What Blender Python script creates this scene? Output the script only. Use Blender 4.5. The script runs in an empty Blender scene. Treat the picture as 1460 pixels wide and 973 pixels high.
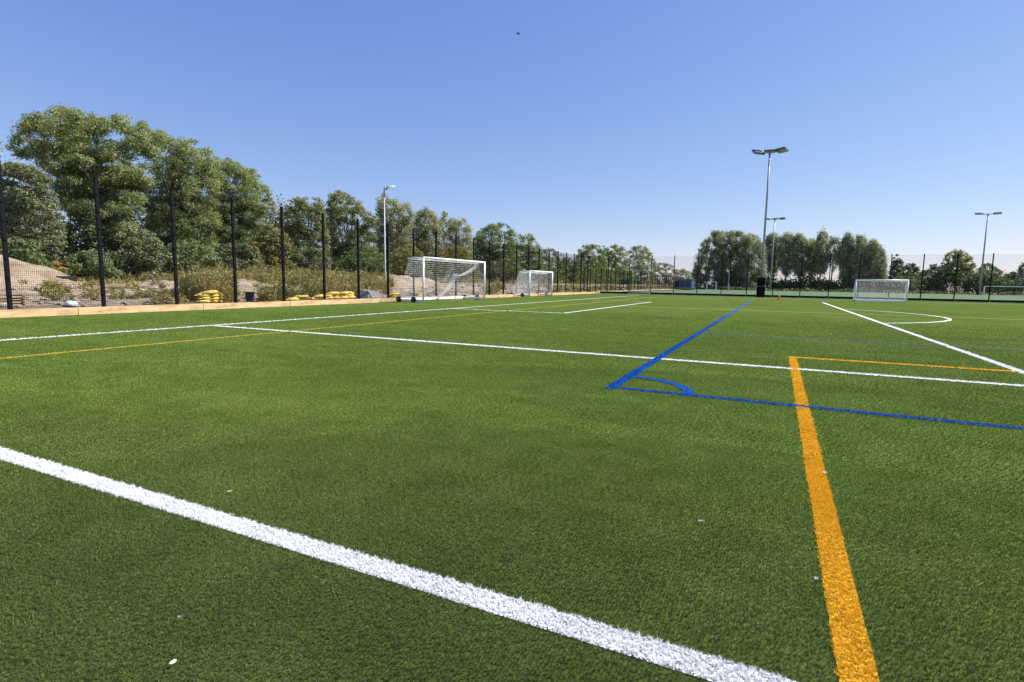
import bpy, math, random
import numpy as np
from mathutils import Vector, Matrix
random.seed(7); rng = np.random.default_rng(11)
scene = bpy.context.scene
col = scene.collection

# ---------------------------------------------------------------- camera
EYE = 1.178
FPX, PITCH, ROLL, YAW = 769.51, 0.1089, -0.01549, -0.44963
fwd0 = Vector((math.sin(YAW), math.cos(YAW), 0)); right0 = Vector((math.cos(YAW), -math.sin(YAW), 0)); upz = Vector((0, 0, 1))
f2 = fwd0*math.cos(PITCH) - upz*math.sin(PITCH); u2 = upz*math.cos(PITCH) + fwd0*math.sin(PITCH)
r3 = right0*math.cos(ROLL) - u2*math.sin(ROLL); u3 = u2*math.cos(ROLL) + right0*math.sin(ROLL)
cam_data = bpy.data.cameras.new('camera'); cam = bpy.data.objects.new('camera', cam_data); col.objects.link(cam)
M = Matrix((( r3.x, u3.x, -f2.x, 0), (r3.y, u3.y, -f2.y, 0), (r3.z, u3.z, -f2.z, EYE), (0, 0, 0, 1)))
cam.matrix_world = M
cam_data.sensor_width = 36; cam_data.lens = 36*FPX/1460; cam_data.clip_start = 0.05; cam_data.clip_end = 20000
scene.camera = cam

# ---------------------------------------------------------------- light and sky
SUN_EL, SUN_AZ = math.radians(47), math.radians(56)      # azimuth clockwise from +Y
sdir = Vector((math.cos(SUN_EL)*math.sin(SUN_AZ), math.cos(SUN_EL)*math.cos(SUN_AZ), math.sin(SUN_EL)))
world = bpy.data.worlds.new('World'); scene.world = world; world.use_nodes = True
wn = world.node_tree; wn.nodes.clear()
sky = wn.nodes.new('ShaderNodeTexSky'); sky.sky_type = 'NISHITA'; sky.sun_disc = False
sky.sun_elevation = SUN_EL; sky.sun_rotation = SUN_AZ; sky.altitude = 50; sky.air_density = 1.0; sky.dust_density = 0.15; sky.ozone_density = 3.5
bg = wn.nodes.new('ShaderNodeBackground'); bg.inputs[1].default_value = 0.078
wo = wn.nodes.new('ShaderNodeOutputWorld')
sep = wn.nodes.new('ShaderNodeSeparateColor'); com = wn.nodes.new('ShaderNodeCombineColor'); wn.links.new(sky.outputs[0], sep.inputs[0])
for ch, (gm, kk) in enumerate(((.90, 1.12), (.77, 1.32), (.44, 2.95))):      # one even tone curve for the whole sky (the phone's white balance and roll-off)
    pw = wn.nodes.new('ShaderNodeMath'); pw.operation = 'POWER'; pw.inputs[1].default_value = gm
    ml = wn.nodes.new('ShaderNodeMath'); ml.operation = 'MULTIPLY'; ml.inputs[1].default_value = kk
    wn.links.new(sep.outputs[ch], pw.inputs[0]); wn.links.new(pw.outputs[0], ml.inputs[0]); wn.links.new(ml.outputs[0], com.inputs[ch])
wn.links.new(com.outputs[0], bg.inputs[0]); wn.links.new(bg.outputs[0], wo.inputs[0])
sl = bpy.data.lights.new('sun', 'SUN'); sl.energy = 5.0; sl.angle = math.radians(0.53); sl.color = (1.0, 0.955, 0.88)
so = bpy.data.objects.new('sun', sl); col.objects.link(so); so.location = (30, 30, 60)
so.rotation_euler = sdir.to_track_quat('Z', 'Y').to_euler()
scene.view_settings.view_transform = 'Standard'; scene.view_settings.look = 'None'
scene.view_settings.exposure = 0.8; scene.view_settings.gamma = 1.0
scene.render.engine = 'CYCLES'
scene.cycles.max_bounces = 6; scene.cycles.transparent_max_bounces = 8

# ---------------------------------------------------------------- helpers
def ray(u, v):
    return r3*((u-730)/FPX) - u3*((v-486.5)/FPX) + f2
def G(u, v, z=0.0):
    d = ray(u, v); t = (z-EYE)/d.z
    return Vector((d.x*t, d.y*t, z))
def at_x(u, X):                       # ground point on the bearing of column u (near the horizon) with x = X
    d = ray(u, 403); t = X/d.x; return Vector((X, d.y*t, 0))
def at_y(u, Y):
    d = ray(u, 403); t = Y/d.y; return Vector((d.x*t, Y, 0))
def on_plane(u, v, B):                # point seen at (u,v) on the upright plane through B square to the view
    d = ray(u, v); t = (B.x*fwd0.x + B.y*fwd0.y)/(d.x*fwd0.x + d.y*fwd0.y)
    return Vector((d.x*t, d.y*t, EYE + d.z*t))

def tag(o, label=None, cat=None, group=None, kind=None):
    if label: o['label'] = label
    if cat: o['category'] = cat
    if group: o['group'] = group
    if kind: o['kind'] = kind
    return o
def empty(name, loc, label=None, cat=None, group=None, rz=0):
    o = bpy.data.objects.new(name, None); o.location = loc; o.rotation_euler = (0, 0, rz); o.empty_display_size = 0.2
    col.objects.link(o); return tag(o, label, cat, group)
def link(name, me, parent=None, loc=None):
    o = bpy.data.objects.new(name, me); col.objects.link(o)
    if parent is not None: o.parent = parent
    if loc is not None: o.location = loc
    return o
def copy_tree(o, parent=None):
    c = o.copy(); col.objects.link(c); c.parent = parent
    for ch in list(o.children): copy_tree(ch, c)
    return c
def arr_mesh(name, V, F, mat, k=None, smooth=False):
    V = np.asarray(V, dtype=np.float32); F = np.asarray(F, dtype=np.int32)
    me = bpy.data.meshes.new(name); n = F.shape[1]
    me.vertices.add(len(V)); me.vertices.foreach_set('co', V.ravel())
    me.loops.add(F.size); me.loops.foreach_set('vertex_index', F.ravel())
    me.polygons.add(len(F)); me.polygons.foreach_set('loop_start', np.arange(0, F.size, n, dtype=np.int32))
    me.polygons.foreach_set('loop_total', np.full(len(F), n, dtype=np.int32))
    if smooth: me.polygons.foreach_set('use_smooth', np.ones(len(F), dtype=bool))
    me.materials.append(mat); me.update(calc_edges=True); return me
class MB:
    def __init__(s): s.v = []; s.f = []; s.m = []; s.mi = 0
    def add(s, vs, fs):
        b = len(s.v); s.v += [tuple(p) for p in vs]; s.f += [tuple(i+b for i in f) for f in fs]; s.m += [s.mi]*len(fs)
    def box(s, x0, x1, y0, y1, z0, z1, bev=0.0, R=None, c=None):
        if bev > 0:
            b = min(bev, (x1-x0)/2.1, (y1-y0)/2.1, (z1-z0)/2.1); pts = []; idx = {}
            for sx in (0, 1):
                for sy in (0, 1):
                    for sz in (0, 1):
                        X = (x0, x1)[sx]; Y = (y0, y1)[sy]; Z = (z0, z1)[sz]
                        ix = X+(b if sx == 0 else -b); iy = Y+(b if sy == 0 else -b); iz = Z+(b if sz == 0 else -b)
                        for a, p in enumerate(((X, iy, iz), (ix, Y, iz), (ix, iy, Z))):
                            idx[(sx, sy, sz, a)] = len(pts); pts.append(p)
            fs = []
            for t in (0, 1):
                fs.append([idx[(t, 0, 0, 0)], idx[(t, 1, 0, 0)], idx[(t, 1, 1, 0)], idx[(t, 0, 1, 0)]][::(1 if t else -1)])
                fs.append([idx[(0, t, 0, 1)], idx[(0, t, 1, 1)], idx[(1, t, 1, 1)], idx[(1, t, 0, 1)]][::(1 if t else -1)])
                fs.append([idx[(0, 0, t, 2)], idx[(1, 0, t, 2)], idx[(1, 1, t, 2)], idx[(0, 1, t, 2)]][::(1 if t else -1)])
            for p in (0, 1):
                for q in (0, 1):
                    fs.append([idx[(p, q, 0, 0)], idx[(p, q, 1, 0)], idx[(p, q, 1, 1)], idx[(p, q, 0, 1)]])
                    fs.append([idx[(p, 0, q, 0)], idx[(p, 1, q, 0)], idx[(p, 1, q, 2)], idx[(p, 0, q, 2)]])
                    fs.append([idx[(0, p, q, 1)], idx[(1, p, q, 1)], idx[(1, p, q, 2)], idx[(0, p, q, 2)]])
                    for r_ in (0, 1): fs.append([idx[(p, q, r_, 0)], idx[(p, q, r_, 1)], idx[(p, q, r_, 2)]])
        else:
            pts = [(x, y, z) for x in (x0, x1) for y in (y0, y1) for z in (z0, z1)]
            fs = [(0, 1, 3, 2), (4, 6, 7, 5), (0, 4, 5, 1), (2, 3, 7, 6), (0, 2, 6, 4), (1, 5, 7, 3)]
        if R is not None: pts = [R @ Vector(p) for p in pts]
        if c is not None: pts = [Vector(p)+Vector(c) for p in pts]
        s.add(pts, fs); return s
    def tube(s, P, r, n=8, cap=True):
        P = [Vector(p) for p in P]; R = r if isinstance(r, (list, tuple)) else [r]*len(P)
        d0 = (P[1]-P[0]).normalized(); ref = Vector((0, 0, 1)) if abs(d0.z) < .9 else Vector((1, 0, 0))
        a = d0.cross(ref).normalized(); vs = []
        for i, p in enumerate(P):
            d = (P[min(i+1, len(P)-1)]-P[max(i-1, 0)]).normalized()
            a = (a - d*a.dot(d)).normalized(); b = d.cross(a)
            vs += [p + (a*math.cos(2*math.pi*k/n)+b*math.sin(2*math.pi*k/n))*R[i] for k in range(n)]
        fs = [(i*n+k, i*n+(k+1) % n, (i+1)*n+(k+1) % n, (i+1)*n+k) for i in range(len(P)-1) for k in range(n)]
        if cap: fs += [tuple(range(n))[::-1], tuple((len(P)-1)*n+k for k in range(n))]
        s.add(vs, fs); return s
    def lathe(s, prof, n=16, c=(0, 0, 0), axis='z'):
        vs = []
        for (r, z) in prof:
            for k in range(n):
                a = 2*math.pi*k/n; p = (r*math.cos(a), r*math.sin(a), z)
                if axis == 'y': p = (p[0], p[2], p[1])
                if axis == 'x': p = (p[2], p[0], p[1])
                vs.append((p[0]+c[0], p[1]+c[1], p[2]+c[2]))
        fs = [(i*n+k, i*n+(k+1) % n, (i+1)*n+(k+1) % n, (i+1)*n+k) for i in range(len(prof)-1) for k in range(n)]
        fs += [tuple(range(n))[::-1], tuple((len(prof)-1)*n+k for k in range(n))]
        s.add(vs, fs); return s
    def mesh(s, name, mat, smooth=False):
        me = bpy.data.meshes.new(name); me.from_pydata([tuple(p) for p in s.v], [], s.f)
        for m_ in (mat if isinstance(mat, (list, tuple)) else [mat]): me.materials.append(m_)
        me.polygons.foreach_set('material_index', s.m)
        if smooth:
            me.polygons.foreach_set('use_smooth', [len(f) <= 4 for f in s.f])
        me.update(); return me
    def build(s, name, mat, parent=None, loc=None, smooth=False):
        return link(name, s.mesh(name, mat, smooth), parent, loc)

# ---------------------------------------------------------------- materials
class NT:
    def __init__(s, name):
        s.m = bpy.data.materials.new(name); s.m.use_nodes = True; s.t = s.m.node_tree; s.t.nodes.clear()
        s.out = s.t.nodes.new('ShaderNodeOutputMaterial')
    def n(s, typ, **kw):
        nd = s.t.nodes.new(typ)
        for k, v in kw.items():
            if k.startswith('i_'):
                key = k[2:]; key = int(key) if key.isdigit() else key.replace('_', ' ')
                nd.inputs[key].default_value = v
            else: setattr(nd, k, v)
        return nd
    def l(s, a, b): s.t.links.new(a, b)
    def noise(s, scale, detail=3, rough=.55, vec=None, dist=0.0):
        nd = s.n('ShaderNodeTexNoise'); nd.inputs['Scale'].default_value = scale; nd.inputs['Detail'].default_value = detail
        nd.inputs['Roughness'].default_value = rough; nd.inputs['Distortion'].default_value = dist
        if vec is not None: s.l(vec, nd.inputs['Vector'])
        return nd.outputs['Fac']
    def mapv(s, vec, sc=(1, 1, 1), rot=(0, 0, 0)):
        nd = s.n('ShaderNodeMapping'); nd.inputs['Scale'].default_value = sc; nd.inputs['Rotation'].default_value = rot
        s.l(vec, nd.inputs['Vector']); return nd.outputs[0]
    def ramp(s, fac, stops, interp='LINEAR'):
        nd = s.n('ShaderNodeValToRGB'); cr = nd.color_ramp; cr.interpolation = interp
        while len(cr.elements) < len(stops): cr.elements.new(0.5)
        for e, (p, c) in zip(cr.elements, stops):
            e.position = p; e.color = (c[0], c[1], c[2], 1) if not isinstance(c, (int, float)) else (c, c, c, 1)
        s.l(fac, nd.inputs[0]); return nd.outputs[0]
    def mix(s, fac, a, b, mode='MIX'):
        nd = s.n('ShaderNodeMix', data_type='RGBA', blend_type=mode)
        for sock, v in ((nd.inputs[0], fac), (nd.inputs[6], a), (nd.inputs[7], b)):
            if isinstance(v, (int, float)): sock.default_value = v
            elif isinstance(v, tuple): sock.default_value = (v[0], v[1], v[2], 1)
            else: s.l(v, sock)
        return nd.outputs[2]
    def bsdf(s, color, rough=.6, metal=0.0, spec=.5, bump=None, bs=.5, bd=.01, **kw):
        p = s.n('ShaderNodeBsdfPrincipled')
        if isinstance(color, tuple): p.inputs['Base Color'].default_value = (color[0], color[1], color[2], 1)
        else: s.l(color, p.inputs['Base Color'])
        if isinstance(rough, (int, float)): p.inputs['Roughness'].default_value = rough
        else: s.l(rough, p.inputs['Roughness'])
        p.inputs['Metallic'].default_value = metal; p.inputs['Specular IOR Level'].default_value = spec
        if bump is not None:
            b = s.n('ShaderNodeBump'); b.inputs['Strength'].default_value = bs; b.inputs['Distance'].default_value = bd
            s.l(bump, b.inputs['Height']); s.l(b.outputs[0], p.inputs['Normal'])
        return p.outputs[0]
    def done(s, sh): s.l(sh, s.out.inputs['Surface']); return s.m

def simple(name, c, rough=.5, metal=0., spec=.5, var=.12, scale=6, bump=.15):
    t = NT(name); tc = t.n('ShaderNodeTexCoord').outputs['Object']
    nz = t.noise(scale, 4, .6, tc)
    cc = t.ramp(nz, [(.25, tuple(x*(1-var) for x in c)), (.75, tuple(min(1, x*(1+var)) for x in c))])
    return t.done(t.bsdf(cc, rough, metal, spec, t.noise(scale*8, 3, .6, tc), bump, .004))

M_black = simple('black_powder_coat', (.006, .006, .007), .55, 0, .12)
M_wire = simple('black_wire', (.006, .006, .007), .6, 0, .1)
M_white = simple('white_paint', (.86, .86, .86), .35, 0, .5, .05, 3)
M_net = simple('white_net', (.88, .88, .88), .7, 0, .2)
M_rubber = simple('black_rubber', (.015, .015, .015), .7, 0, .3)
M_galv = simple('galvanised_steel', (.30, .33, .36), .5, .45, .5, .12, 3)
M_lampw = simple('lamp_white', (.75, .78, .76), .4)
M_lampd = simple('lamp_grey_metal', (.13, .135, .14), .5, .3)
M_glass = simple('lamp_glass', (.25, .27, .25), .12, .2, .8)
M_yellow = simple('yellow_sack', (.74, .57, .13), .6, 0, .3, .14, 8, .5)
M_blueg = simple('blue_grey_panel', (.07, .11, .19), .4, .1)
M_teal = simple('teal_panel', (.015, .07, .06), .5)
M_pad = simple('black_pad', (.006, .006, .008), .7, 0, .12, .2, 4)
M_bucket = simple('black_bucket', (.018, .022, .032), .5, 0, .5)
M_bag = simple('white_bag', (.72, .74, .77), .6, 0, .3, .1, 9, .6)
M_concrete = simple('grey_concrete', (.25, .25, .25), .85, 0, .2, .2, 5, .6)
M_ledge = simple('pale_concrete_edge', (.42, .41, .38), .85, 0, .2, .15, 3, .4)
M_postwood = simple('weathered_wood', (.36, .31, .25), .8, 0, .2, .25, 6, .5)
M_oldwood = simple('old_plank', (.40, .30, .21), .8, 0, .2, .25, 6, .5)
M_leafdry = simple('dry_leaf', (.55, .50, .38), .7, 0, .3)
M_cone = simple('orange_cone', (.75, .33, .03), .5)
M_bird = simple('dark_feathers', (.03, .03, .035), .8)

def turf_color(t, pos):
    """base colour of the pile from its place on the pitch: wear, nap and infill patches"""
    big = t.noise(.23, 3, .55, pos)
    st = t.noise(.9, 3, .6, t.mapv(pos, (.55, 1.6, 1), (0, 0, .5)))
    md = t.noise(3.2, 3, .6, pos)
    c = t.ramp(big, [(.33, (.082, .130, .020)), (.66, (.122, .178, .032))])
    c = t.mix(.30, c, t.ramp(st, [(.35, (.058, .098, .015)), (.65, (.158, .214, .048))]))
    fn = t.noise(34, 2, .6, pos)
    c = t.mix(1.0, c, t.ramp(fn, [(.32, .70), (.50, 1.0), (.68, 1.42)]), 'MULTIPLY')
    c = t.mix(.22, c, t.ramp(md, [(.35, (.058, .096, .016)), (.68, (.200, .250, .070))]))
    return c
def turf_patch(t, pos):
    # patches where black rubber infill sits high in the pile, plus one wide darker zone round the camera
    n1 = t.noise(1.15, 4, .62, pos); n2 = t.noise(.42, 2, .5, pos)
    a = t.ramp(n1, [(.46, 0.0), (.74, .26)]); b = t.ramp(n2, [(.44, 0.0), (.62, 1.0)])
    gen = t.mix(1.0, a, b, 'MULTIPLY')
    vd = t.n('ShaderNodeVectorMath', operation='DISTANCE'); t.l(t.mapv(pos, (.45, 1, 1)), vd.inputs[0]); vd.inputs[1].default_value = (-.5, .7, 0)
    ad = t.n('ShaderNodeMath', operation='MULTIPLY_ADD'); t.l(t.noise(2.2, 4, .65, pos), ad.inputs[0]); ad.inputs[1].default_value = 1.9; t.l(vd.outputs['Value'], ad.inputs[2])
    mr = t.n('ShaderNodeMapRange'); t.l(ad.outputs[0], mr.inputs[0]); mr.inputs[1].default_value = 1.5; mr.inputs[2].default_value = 4.3; mr.inputs[3].default_value = .92; mr.inputs[4].default_value = 0.0
    mxn = t.n('ShaderNodeMath', operation='MAXIMUM'); t.l(gen, mxn.inputs[0]); t.l(mr.outputs[0], mxn.inputs[1])
    # a few small blots
    out = mxn.outputs[0]
    for (x, y, r) in BLOTS:
        d = t.n('ShaderNodeVectorMath', operation='DISTANCE'); t.l(pos, d.inputs[0]); d.inputs[1].default_value = (x, y, 0)
        m2 = t.n('ShaderNodeMapRange'); t.l(d.outputs['Value'], m2.inputs[0]); m2.inputs[1].default_value = r*.3; m2.inputs[2].default_value = r; m2.inputs[3].default_value = 1.0; m2.inputs[4].default_value = 0.0
        mm = t.n('ShaderNodeMath', operation='MAXIMUM'); t.l(out, mm.inputs[0]); t.l(m2.outputs[0], mm.inputs[1]); out = mm.outputs[0]
    return out
BLOTS = [(p_.x, p_.y, r_) for p_, r_ in ((G(724, 798), .085), (G(405, 812), .11), (G(370, 830), .09), (G(745, 782), .05))]
def make_turf_sheet():
    t = NT('turf_sheet'); pos = t.n('ShaderNodeNewGeometry').outputs['Position']
    c = turf_color(t, pos)
    f1 = t.noise(105, 2, .7, pos); f2_ = t.noise(28, 3, .7, pos)
    dark = t.mix(.90, c, (.007, .009, .006))
    c2 = t.mix(t.ramp(f1, [(.40, 0.0), (.60, 1.0)]), dark, t.mix(1.0, c, (.86, .86, .95), 'MULTIPLY'))
    c2 = t.mix(.4, c2, t.mix(1.0, c, t.ramp(f2_, [(.3, .55), (.7, 1.5)]), 'MULTIPLY'))
    c2 = t.mix(turf_patch(t, pos), c2, t.mix(.6, c2, (.014, .018, .010)))
    sp = t.noise(260, 1, .5, pos)
    c2 = t.mix(t.ramp(sp, [(.74, 0.0), (.80, .55)]), c2, (.30, .36, .20))
    return t.done(t.bsdf(c2, 1.0, 0, .0, t.mix(.5, f1, f2_), .5, .008))
def make_blade(name, base=None, edge=.0):
    t = NT(name); g = t.n('ShaderNodeNewGeometry'); pos = g.outputs['Position']; rnd = g.outputs['Random Per Island']
    if base is None:
        c = turf_color(t, pos)
        c = t.mix(1.0, c, t.ramp(rnd, [(0, .34), (.5, .90), (.85, 1.55), (1, 3.3)]), 'MULTIPLY')
        c = t.mix(turf_patch(t, pos), c, t.mix(.68, c, (.030, .032, .024)))
    else:
        c = t.mix(t.ramp(rnd, [(0, 0.0), (1, 1.0)]), tuple(x*.74 for x in base), tuple(min(.95, x*1.12) for x in base))
        c = t.mix(t.ramp(rnd, [(.0, .75), (.07, .0)]), c, tuple(x*.18+.02 for x in base))
        c = t.mix(1.0, c, t.ramp(t.noise(5, 3, .6, pos), [(.3, .86), (.7, 1.04)]), 'MULTIPLY')
    p = t.bsdf(c, .65, 0, .05)
    tr = t.n('ShaderNodeBsdfTranslucent'); t.l(t.mix(1.0, c, (1.1, 1.15, .7) if base is None else (1, 1, 1), 'MULTIPLY'), tr.inputs[0])
    mx = t.n('ShaderNodeMixShader'); mx.inputs[0].default_value = .14; t.l(p, mx.inputs[1]); t.l(tr.outputs[0], mx.inputs[2])
    return t.done(mx.outputs[0])
def make_line(name, c, near=False):
    t = NT(name); pos = t.n('ShaderNodeNewGeometry').outputs['Position']
    f1 = t.noise(150 if near else 110, 2, .7, pos)
    cc = t.mix(t.ramp(f1, [(.43, 0.0), (.60, 1.0)] if near else [(.36, 0.0), (.52, 1.0)]), tuple(x*(.10 if near else .42)+.01 for x in c), c)
    return t.done(t.bsdf(cc, .8, 0, .1, f1, .6, .008))
M_turf = make_turf_sheet(); M_blade = make_blade('turf_blade')
LC = {'white': (.90, .90, .91), 'orange': (.86, .50, .028), 'blue': (.004, .085, .37), 'yellow': (.66, .47, .06), 'pale': (.55, .60, .42), 'faint_blue': (.03, .11, .20), 'faint_yellow': (.52, .54, .16), 'pale_white': (.62, .66, .52)}
M_line = {k: make_line('line_'+k, v) for k, v in LC.items()}
for k in ('white', 'orange'): M_line[k+'_near'] = make_line('line_'+k+'_near', LC[k], True)
M_lblade = {k: make_blade('blade_'+k, LC[k]) for k in ('white', 'orange', 'blue', 'yellow')}
for k in ('white', 'orange'): M_lblade[k+'_near'] = M_lblade[k]

def make_far_turf():
    t = NT('far_turf'); pos = t.n('ShaderNodeNewGeometry').outputs['Position']
    c = t.ramp(t.noise(.25, 3, .6, pos), [(.3, (.095, .155, .068)), (.7, (.130, .195, .092))])
    c = t.mix(.4, c, t.ramp(t.noise(9, 2, .6, pos), [(.3, (.07, .13, .06)), (.7, (.14, .23, .12))]))
    return t.done(t.bsdf(c, .85, 0, .1))
M_far_turf = make_far_turf()
def make_ground():
    t = NT('dry_ground'); pos = t.n('ShaderNodeNewGeometry').outputs['Position']
    c = t.ramp(t.noise(.12, 5, .65, pos), [(.3, (.16, .15, .07)), (.5, (.24, .20, .11)), (.7, (.30, .25, .16))])
    c = t.mix(.5, c, t.ramp(t.noise(2.5, 4, .65, pos), [(.3, (.10, .12, .05)), (.55, (.26, .22, .14)), (.75, (.36, .32, .25))]))
    return t.done(t.bsdf(c, .95, 0, .1, t.noise(4, 4, .7, pos), .6, .1))
M_ground = make_ground()
def make_rubble():
    t = NT('rubble_ground'); pos = t.n('ShaderNodeNewGeometry').outputs['Position']
    c = t.ramp(t.noise(.35, 5, .7, pos), [(.30, (.30, .20, .11)), (.48, (.42, .31, .19)), (.62, (.48, .40, .29)), (.75, (.34, .29, .15))])
    vo = t.n('ShaderNodeTexVoronoi'); vo.inputs['Scale'].default_value = 5.5; t.l(pos, vo.inputs['Vector'])
    c = t.mix(.55, c, t.ramp(t.noise(7, 4, .75, pos), [(.3, (.10, .08, .06)), (.5, (.33, .28, .23)), (.7, (.58, .54, .50))]))
    c = t.mix(.5, c, t.ramp(vo.outputs['Distance'], [(.0, 1.1), (.55, .75), (.9, .5)]), 'MULTIPLY')
    c = t.mix(.55, c, t.ramp(t.noise(1.6, 4, .7, t.mapv(pos, (1.4, .3, 5))), [(.36, (.18, .13, .08)), (.50, (.42, .32, .21)), (.62, (.60, .53, .42))]))
    return t.done(t.bsdf(c, .95, 0, .1, t.noise(9, 5, .75, pos), .9, .15))
M_rubble = make_rubble()
M_rub = simple('rubble_stone', (.36, .31, .26), .9, 0, .1, .35, 2.5, .5)
def make_gravel():
    t = NT('mound_gravel'); pos = t.n('ShaderNodeNewGeometry').outputs['Position']
    c = t.ramp(t.noise(.8, 4, .6, pos), [(.3, (.38, .28, .18)), (.7, (.54, .42, .30))])
    c = t.mix(.6, c, t.ramp(t.noise(14, 4, .8, pos), [(.3, (.17, .12, .08)), (.5, (.48, .38, .28)), (.7, (.74, .65, .52))]))
    c = t.mix(t.ramp(t.noise(.33, 4, .7, t.mapv(pos, (1, 1, 2.2))), [(.46, 0.0), (.62, .8)]), c, (.27, .19, .12))
    return t.done(t.bsdf(c, .95, 0, .1, t.noise(14, 5, .8, pos), .9, .12))
M_gravel = make_gravel()
def make_timber():
    t = NT('new_timber'); tc = t.n('ShaderNodeTexCoord').outputs['Object']; oi = t.n('ShaderNodeObjectInfo').outputs['Random']
    g = t.noise(6, 5, .65, t.mapv(tc, (4, .5, 7)), .8)
    c = t.ramp(g, [(.28, (.46, .27, .12)), (.5, (.64, .44, .24)), (.7, (.74, .56, .35))])
    k = t.noise(3.5, 2, .5, t.mapv(tc, (1, .8, 2.5)))
    c = t.mix(t.ramp(k, [(.66, 0.0), (.74, .7)]), c, (.34, .16, .06))
    c = t.mix(1.0, c, t.ramp(oi, [(0, (.86, .84, .82)), (1, (1.08, 1.02, .98))]), 'MULTIPLY')
    c = t.mix(t.ramp(t.noise(2.2, 4, .7, t.mapv(tc, (1, .6, 3))), [(.45, 0.0), (.64, .75)]), c, (.34, .22, .12))
    return t.done(t.bsdf(c, .75, 0, .2, g, .4, .01))
M_timber = make_timber()
def make_leaf(name, dark, mid, light, trans=.3, back=(.14, .17, .11)):
    t = NT(name); g = t.n('ShaderNodeNewGeometry'); pos = g.outputs['Position']; rnd = g.outputs['Random Per Island']
    c = t.ramp(t.noise(.55, 3, .6, pos), [(.32, dark), (.5, mid), (.68, light)])
    c = t.mix(1.0, c, t.ramp(rnd, [(0, .60), (.6, 1.05), (1, 1.6)]), 'MULTIPLY')
    c = t.mix(g.outputs['Backfacing'], c, t.mix(.55, c, back))
    p = t.bsdf(c, .5, 0, .25)
    tr = t.n('ShaderNodeBsdfTranslucent'); t.l(t.mix(1.0, c, (1.15, 1.25, .6), 'MULTIPLY'), tr.inputs[0])
    mx = t.n('ShaderNodeMixShader'); mx.inputs[0].default_value = trans; t.l(p, mx.inputs[1]); t.l(tr.outputs[0], mx.inputs[2])
    return t.done(mx.outputs[0])
L_willow = make_leaf('leaf_willow', (0.152, 0.192, 0.057), (0.248, 0.275, 0.078), (0.366, 0.349, 0.112), .3, (.17, .20, .13))
L_dull = make_leaf('leaf_dull', (0.123, 0.138, 0.061), (0.191, 0.195, 0.085), (0.286, 0.264, 0.121), .25)
L_green = make_leaf('leaf_green', (0.093, 0.140, 0.035), (0.161, 0.207, 0.052), (0.247, 0.282, 0.071), .3)
L_yell = make_leaf('leaf_yellowish', (0.153, 0.155, 0.037), (0.256, 0.233, 0.052), (0.390, 0.311, 0.076), .35)
L_poplar = make_leaf('leaf_poplar', (0.132, 0.163, 0.051), (0.220, 0.236, 0.073), (0.337, 0.319, 0.119), .3, (.16, .18, .12))
L_silver = make_leaf('leaf_silver', (0.181, 0.190, 0.076), (0.282, 0.276, 0.116), (0.407, 0.371, 0.175), .3, (.24, .26, .18))
L_dark = make_leaf('leaf_dark', (0.061, 0.083, 0.042), (0.101, 0.124, 0.062), (0.153, 0.169, 0.089), .3)
L_weed = make_leaf('leaf_weed', (0.194, 0.186, 0.051), (0.336, 0.283, 0.091), (0.529, 0.402, 0.170), .3, (.25, .23, .14))
L_orange = make_leaf('leaf_orange', (0.354, 0.178, 0.026), (0.602, 0.297, 0.051), (0.742, 0.416, 0.078), .3)
L_hazed = make_leaf('leaf_hazed_poplar', (0.165, 0.190, 0.087), (0.247, 0.265, 0.131), (0.350, 0.360, 0.204), .3, (.28, .30, .22))  # poplar leaf made paler and greyer: distance haze put into its colour
M_bark = simple('bark', (.12, .10, .08), .9, 0, .1, .3, 3, .8)
M_barkp = simple('pale_bark', (.26, .24, .21), .9, 0, .1, .3, 3, .8)

# ---------------------------------------------------------------- ground, pitches
def sheet(name, x0, x1, y0, y1, z, mat, nx=1, ny=1, fn=None, kind='structure', smooth=False):
    xs = np.linspace(x0, x1, nx+1); ys = np.linspace(y0, y1, ny+1); X, Y = np.meshgrid(xs, ys)
    Z = np.full_like(X, z) if fn is None else fn(X, Y)
    V = np.stack([X.ravel(), Y.ravel(), Z.ravel()], 1); i = np.arange(nx)[None, :]+np.arange(ny)[:, None]*(nx+1)
    F = np.stack([i, i+1, i+nx+2, i+nx+1], -1).reshape(-1, 4)
    return tag(link(name, arr_mesh(name, V, F, mat, smooth=smooth)), kind=kind)
sheet('ground', -4000, 4000, -4000, 4000, -.03, M_ground)
BX = -18.75                                   # timber board line
FX, FY = -20.55, 63.44                        # fence lines
sheet('pitch', BX, 90, -30, 62.95, 0, M_turf)
sheet('far_pitch', -20.9, 110, 64.0, 149, 0, M_far_turf)
tag(MB().box(BX+.3, 110, 62.95, 63.30, -.02, .018).build('edging_strip', M_ledge), kind='structure')
tag(MB().box(-21.75, -21.2, 63.9, 149, -.02, .09).build('far_kerb', M_ledge), kind='structure')

def vnoise(X, Y, s, seed):
    r = np.random.default_rng(seed); T = r.random((64, 64)); x = X*s; y = Y*s
    xi = np.floor(x).astype(int); yi = np.floor(y).astype(int); fx = x-xi; fy = y-yi; fx = fx*fx*(3-2*fx); fy = fy*fy*(3-2*fy)
    g = lambda a, b: T[a % 64, b % 64]
    return (g(xi, yi)*(1-fx)+g(xi+1, yi)*fx)*(1-fy)+(g(xi, yi+1)*(1-fx)+g(xi+1, yi+1)*fx)*fy
def scrub_z(X, Y):
    d = np.clip((-X-21.5)/5.5, 0, 1); d = d*d*(3-2*d)
    z = .10 + .70*d + (.28*vnoise(X, Y, .22, 1)+.20*vnoise(X, Y, .7, 2)+.14*vnoise(X, Y, 2.1, 3)-.30)*np.clip((-X-20.9)/1.5, 0, 1)
    fade = np.clip((-X-46)/8, 0, 1)
    return z*(1-fade)-.2*fade
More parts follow.
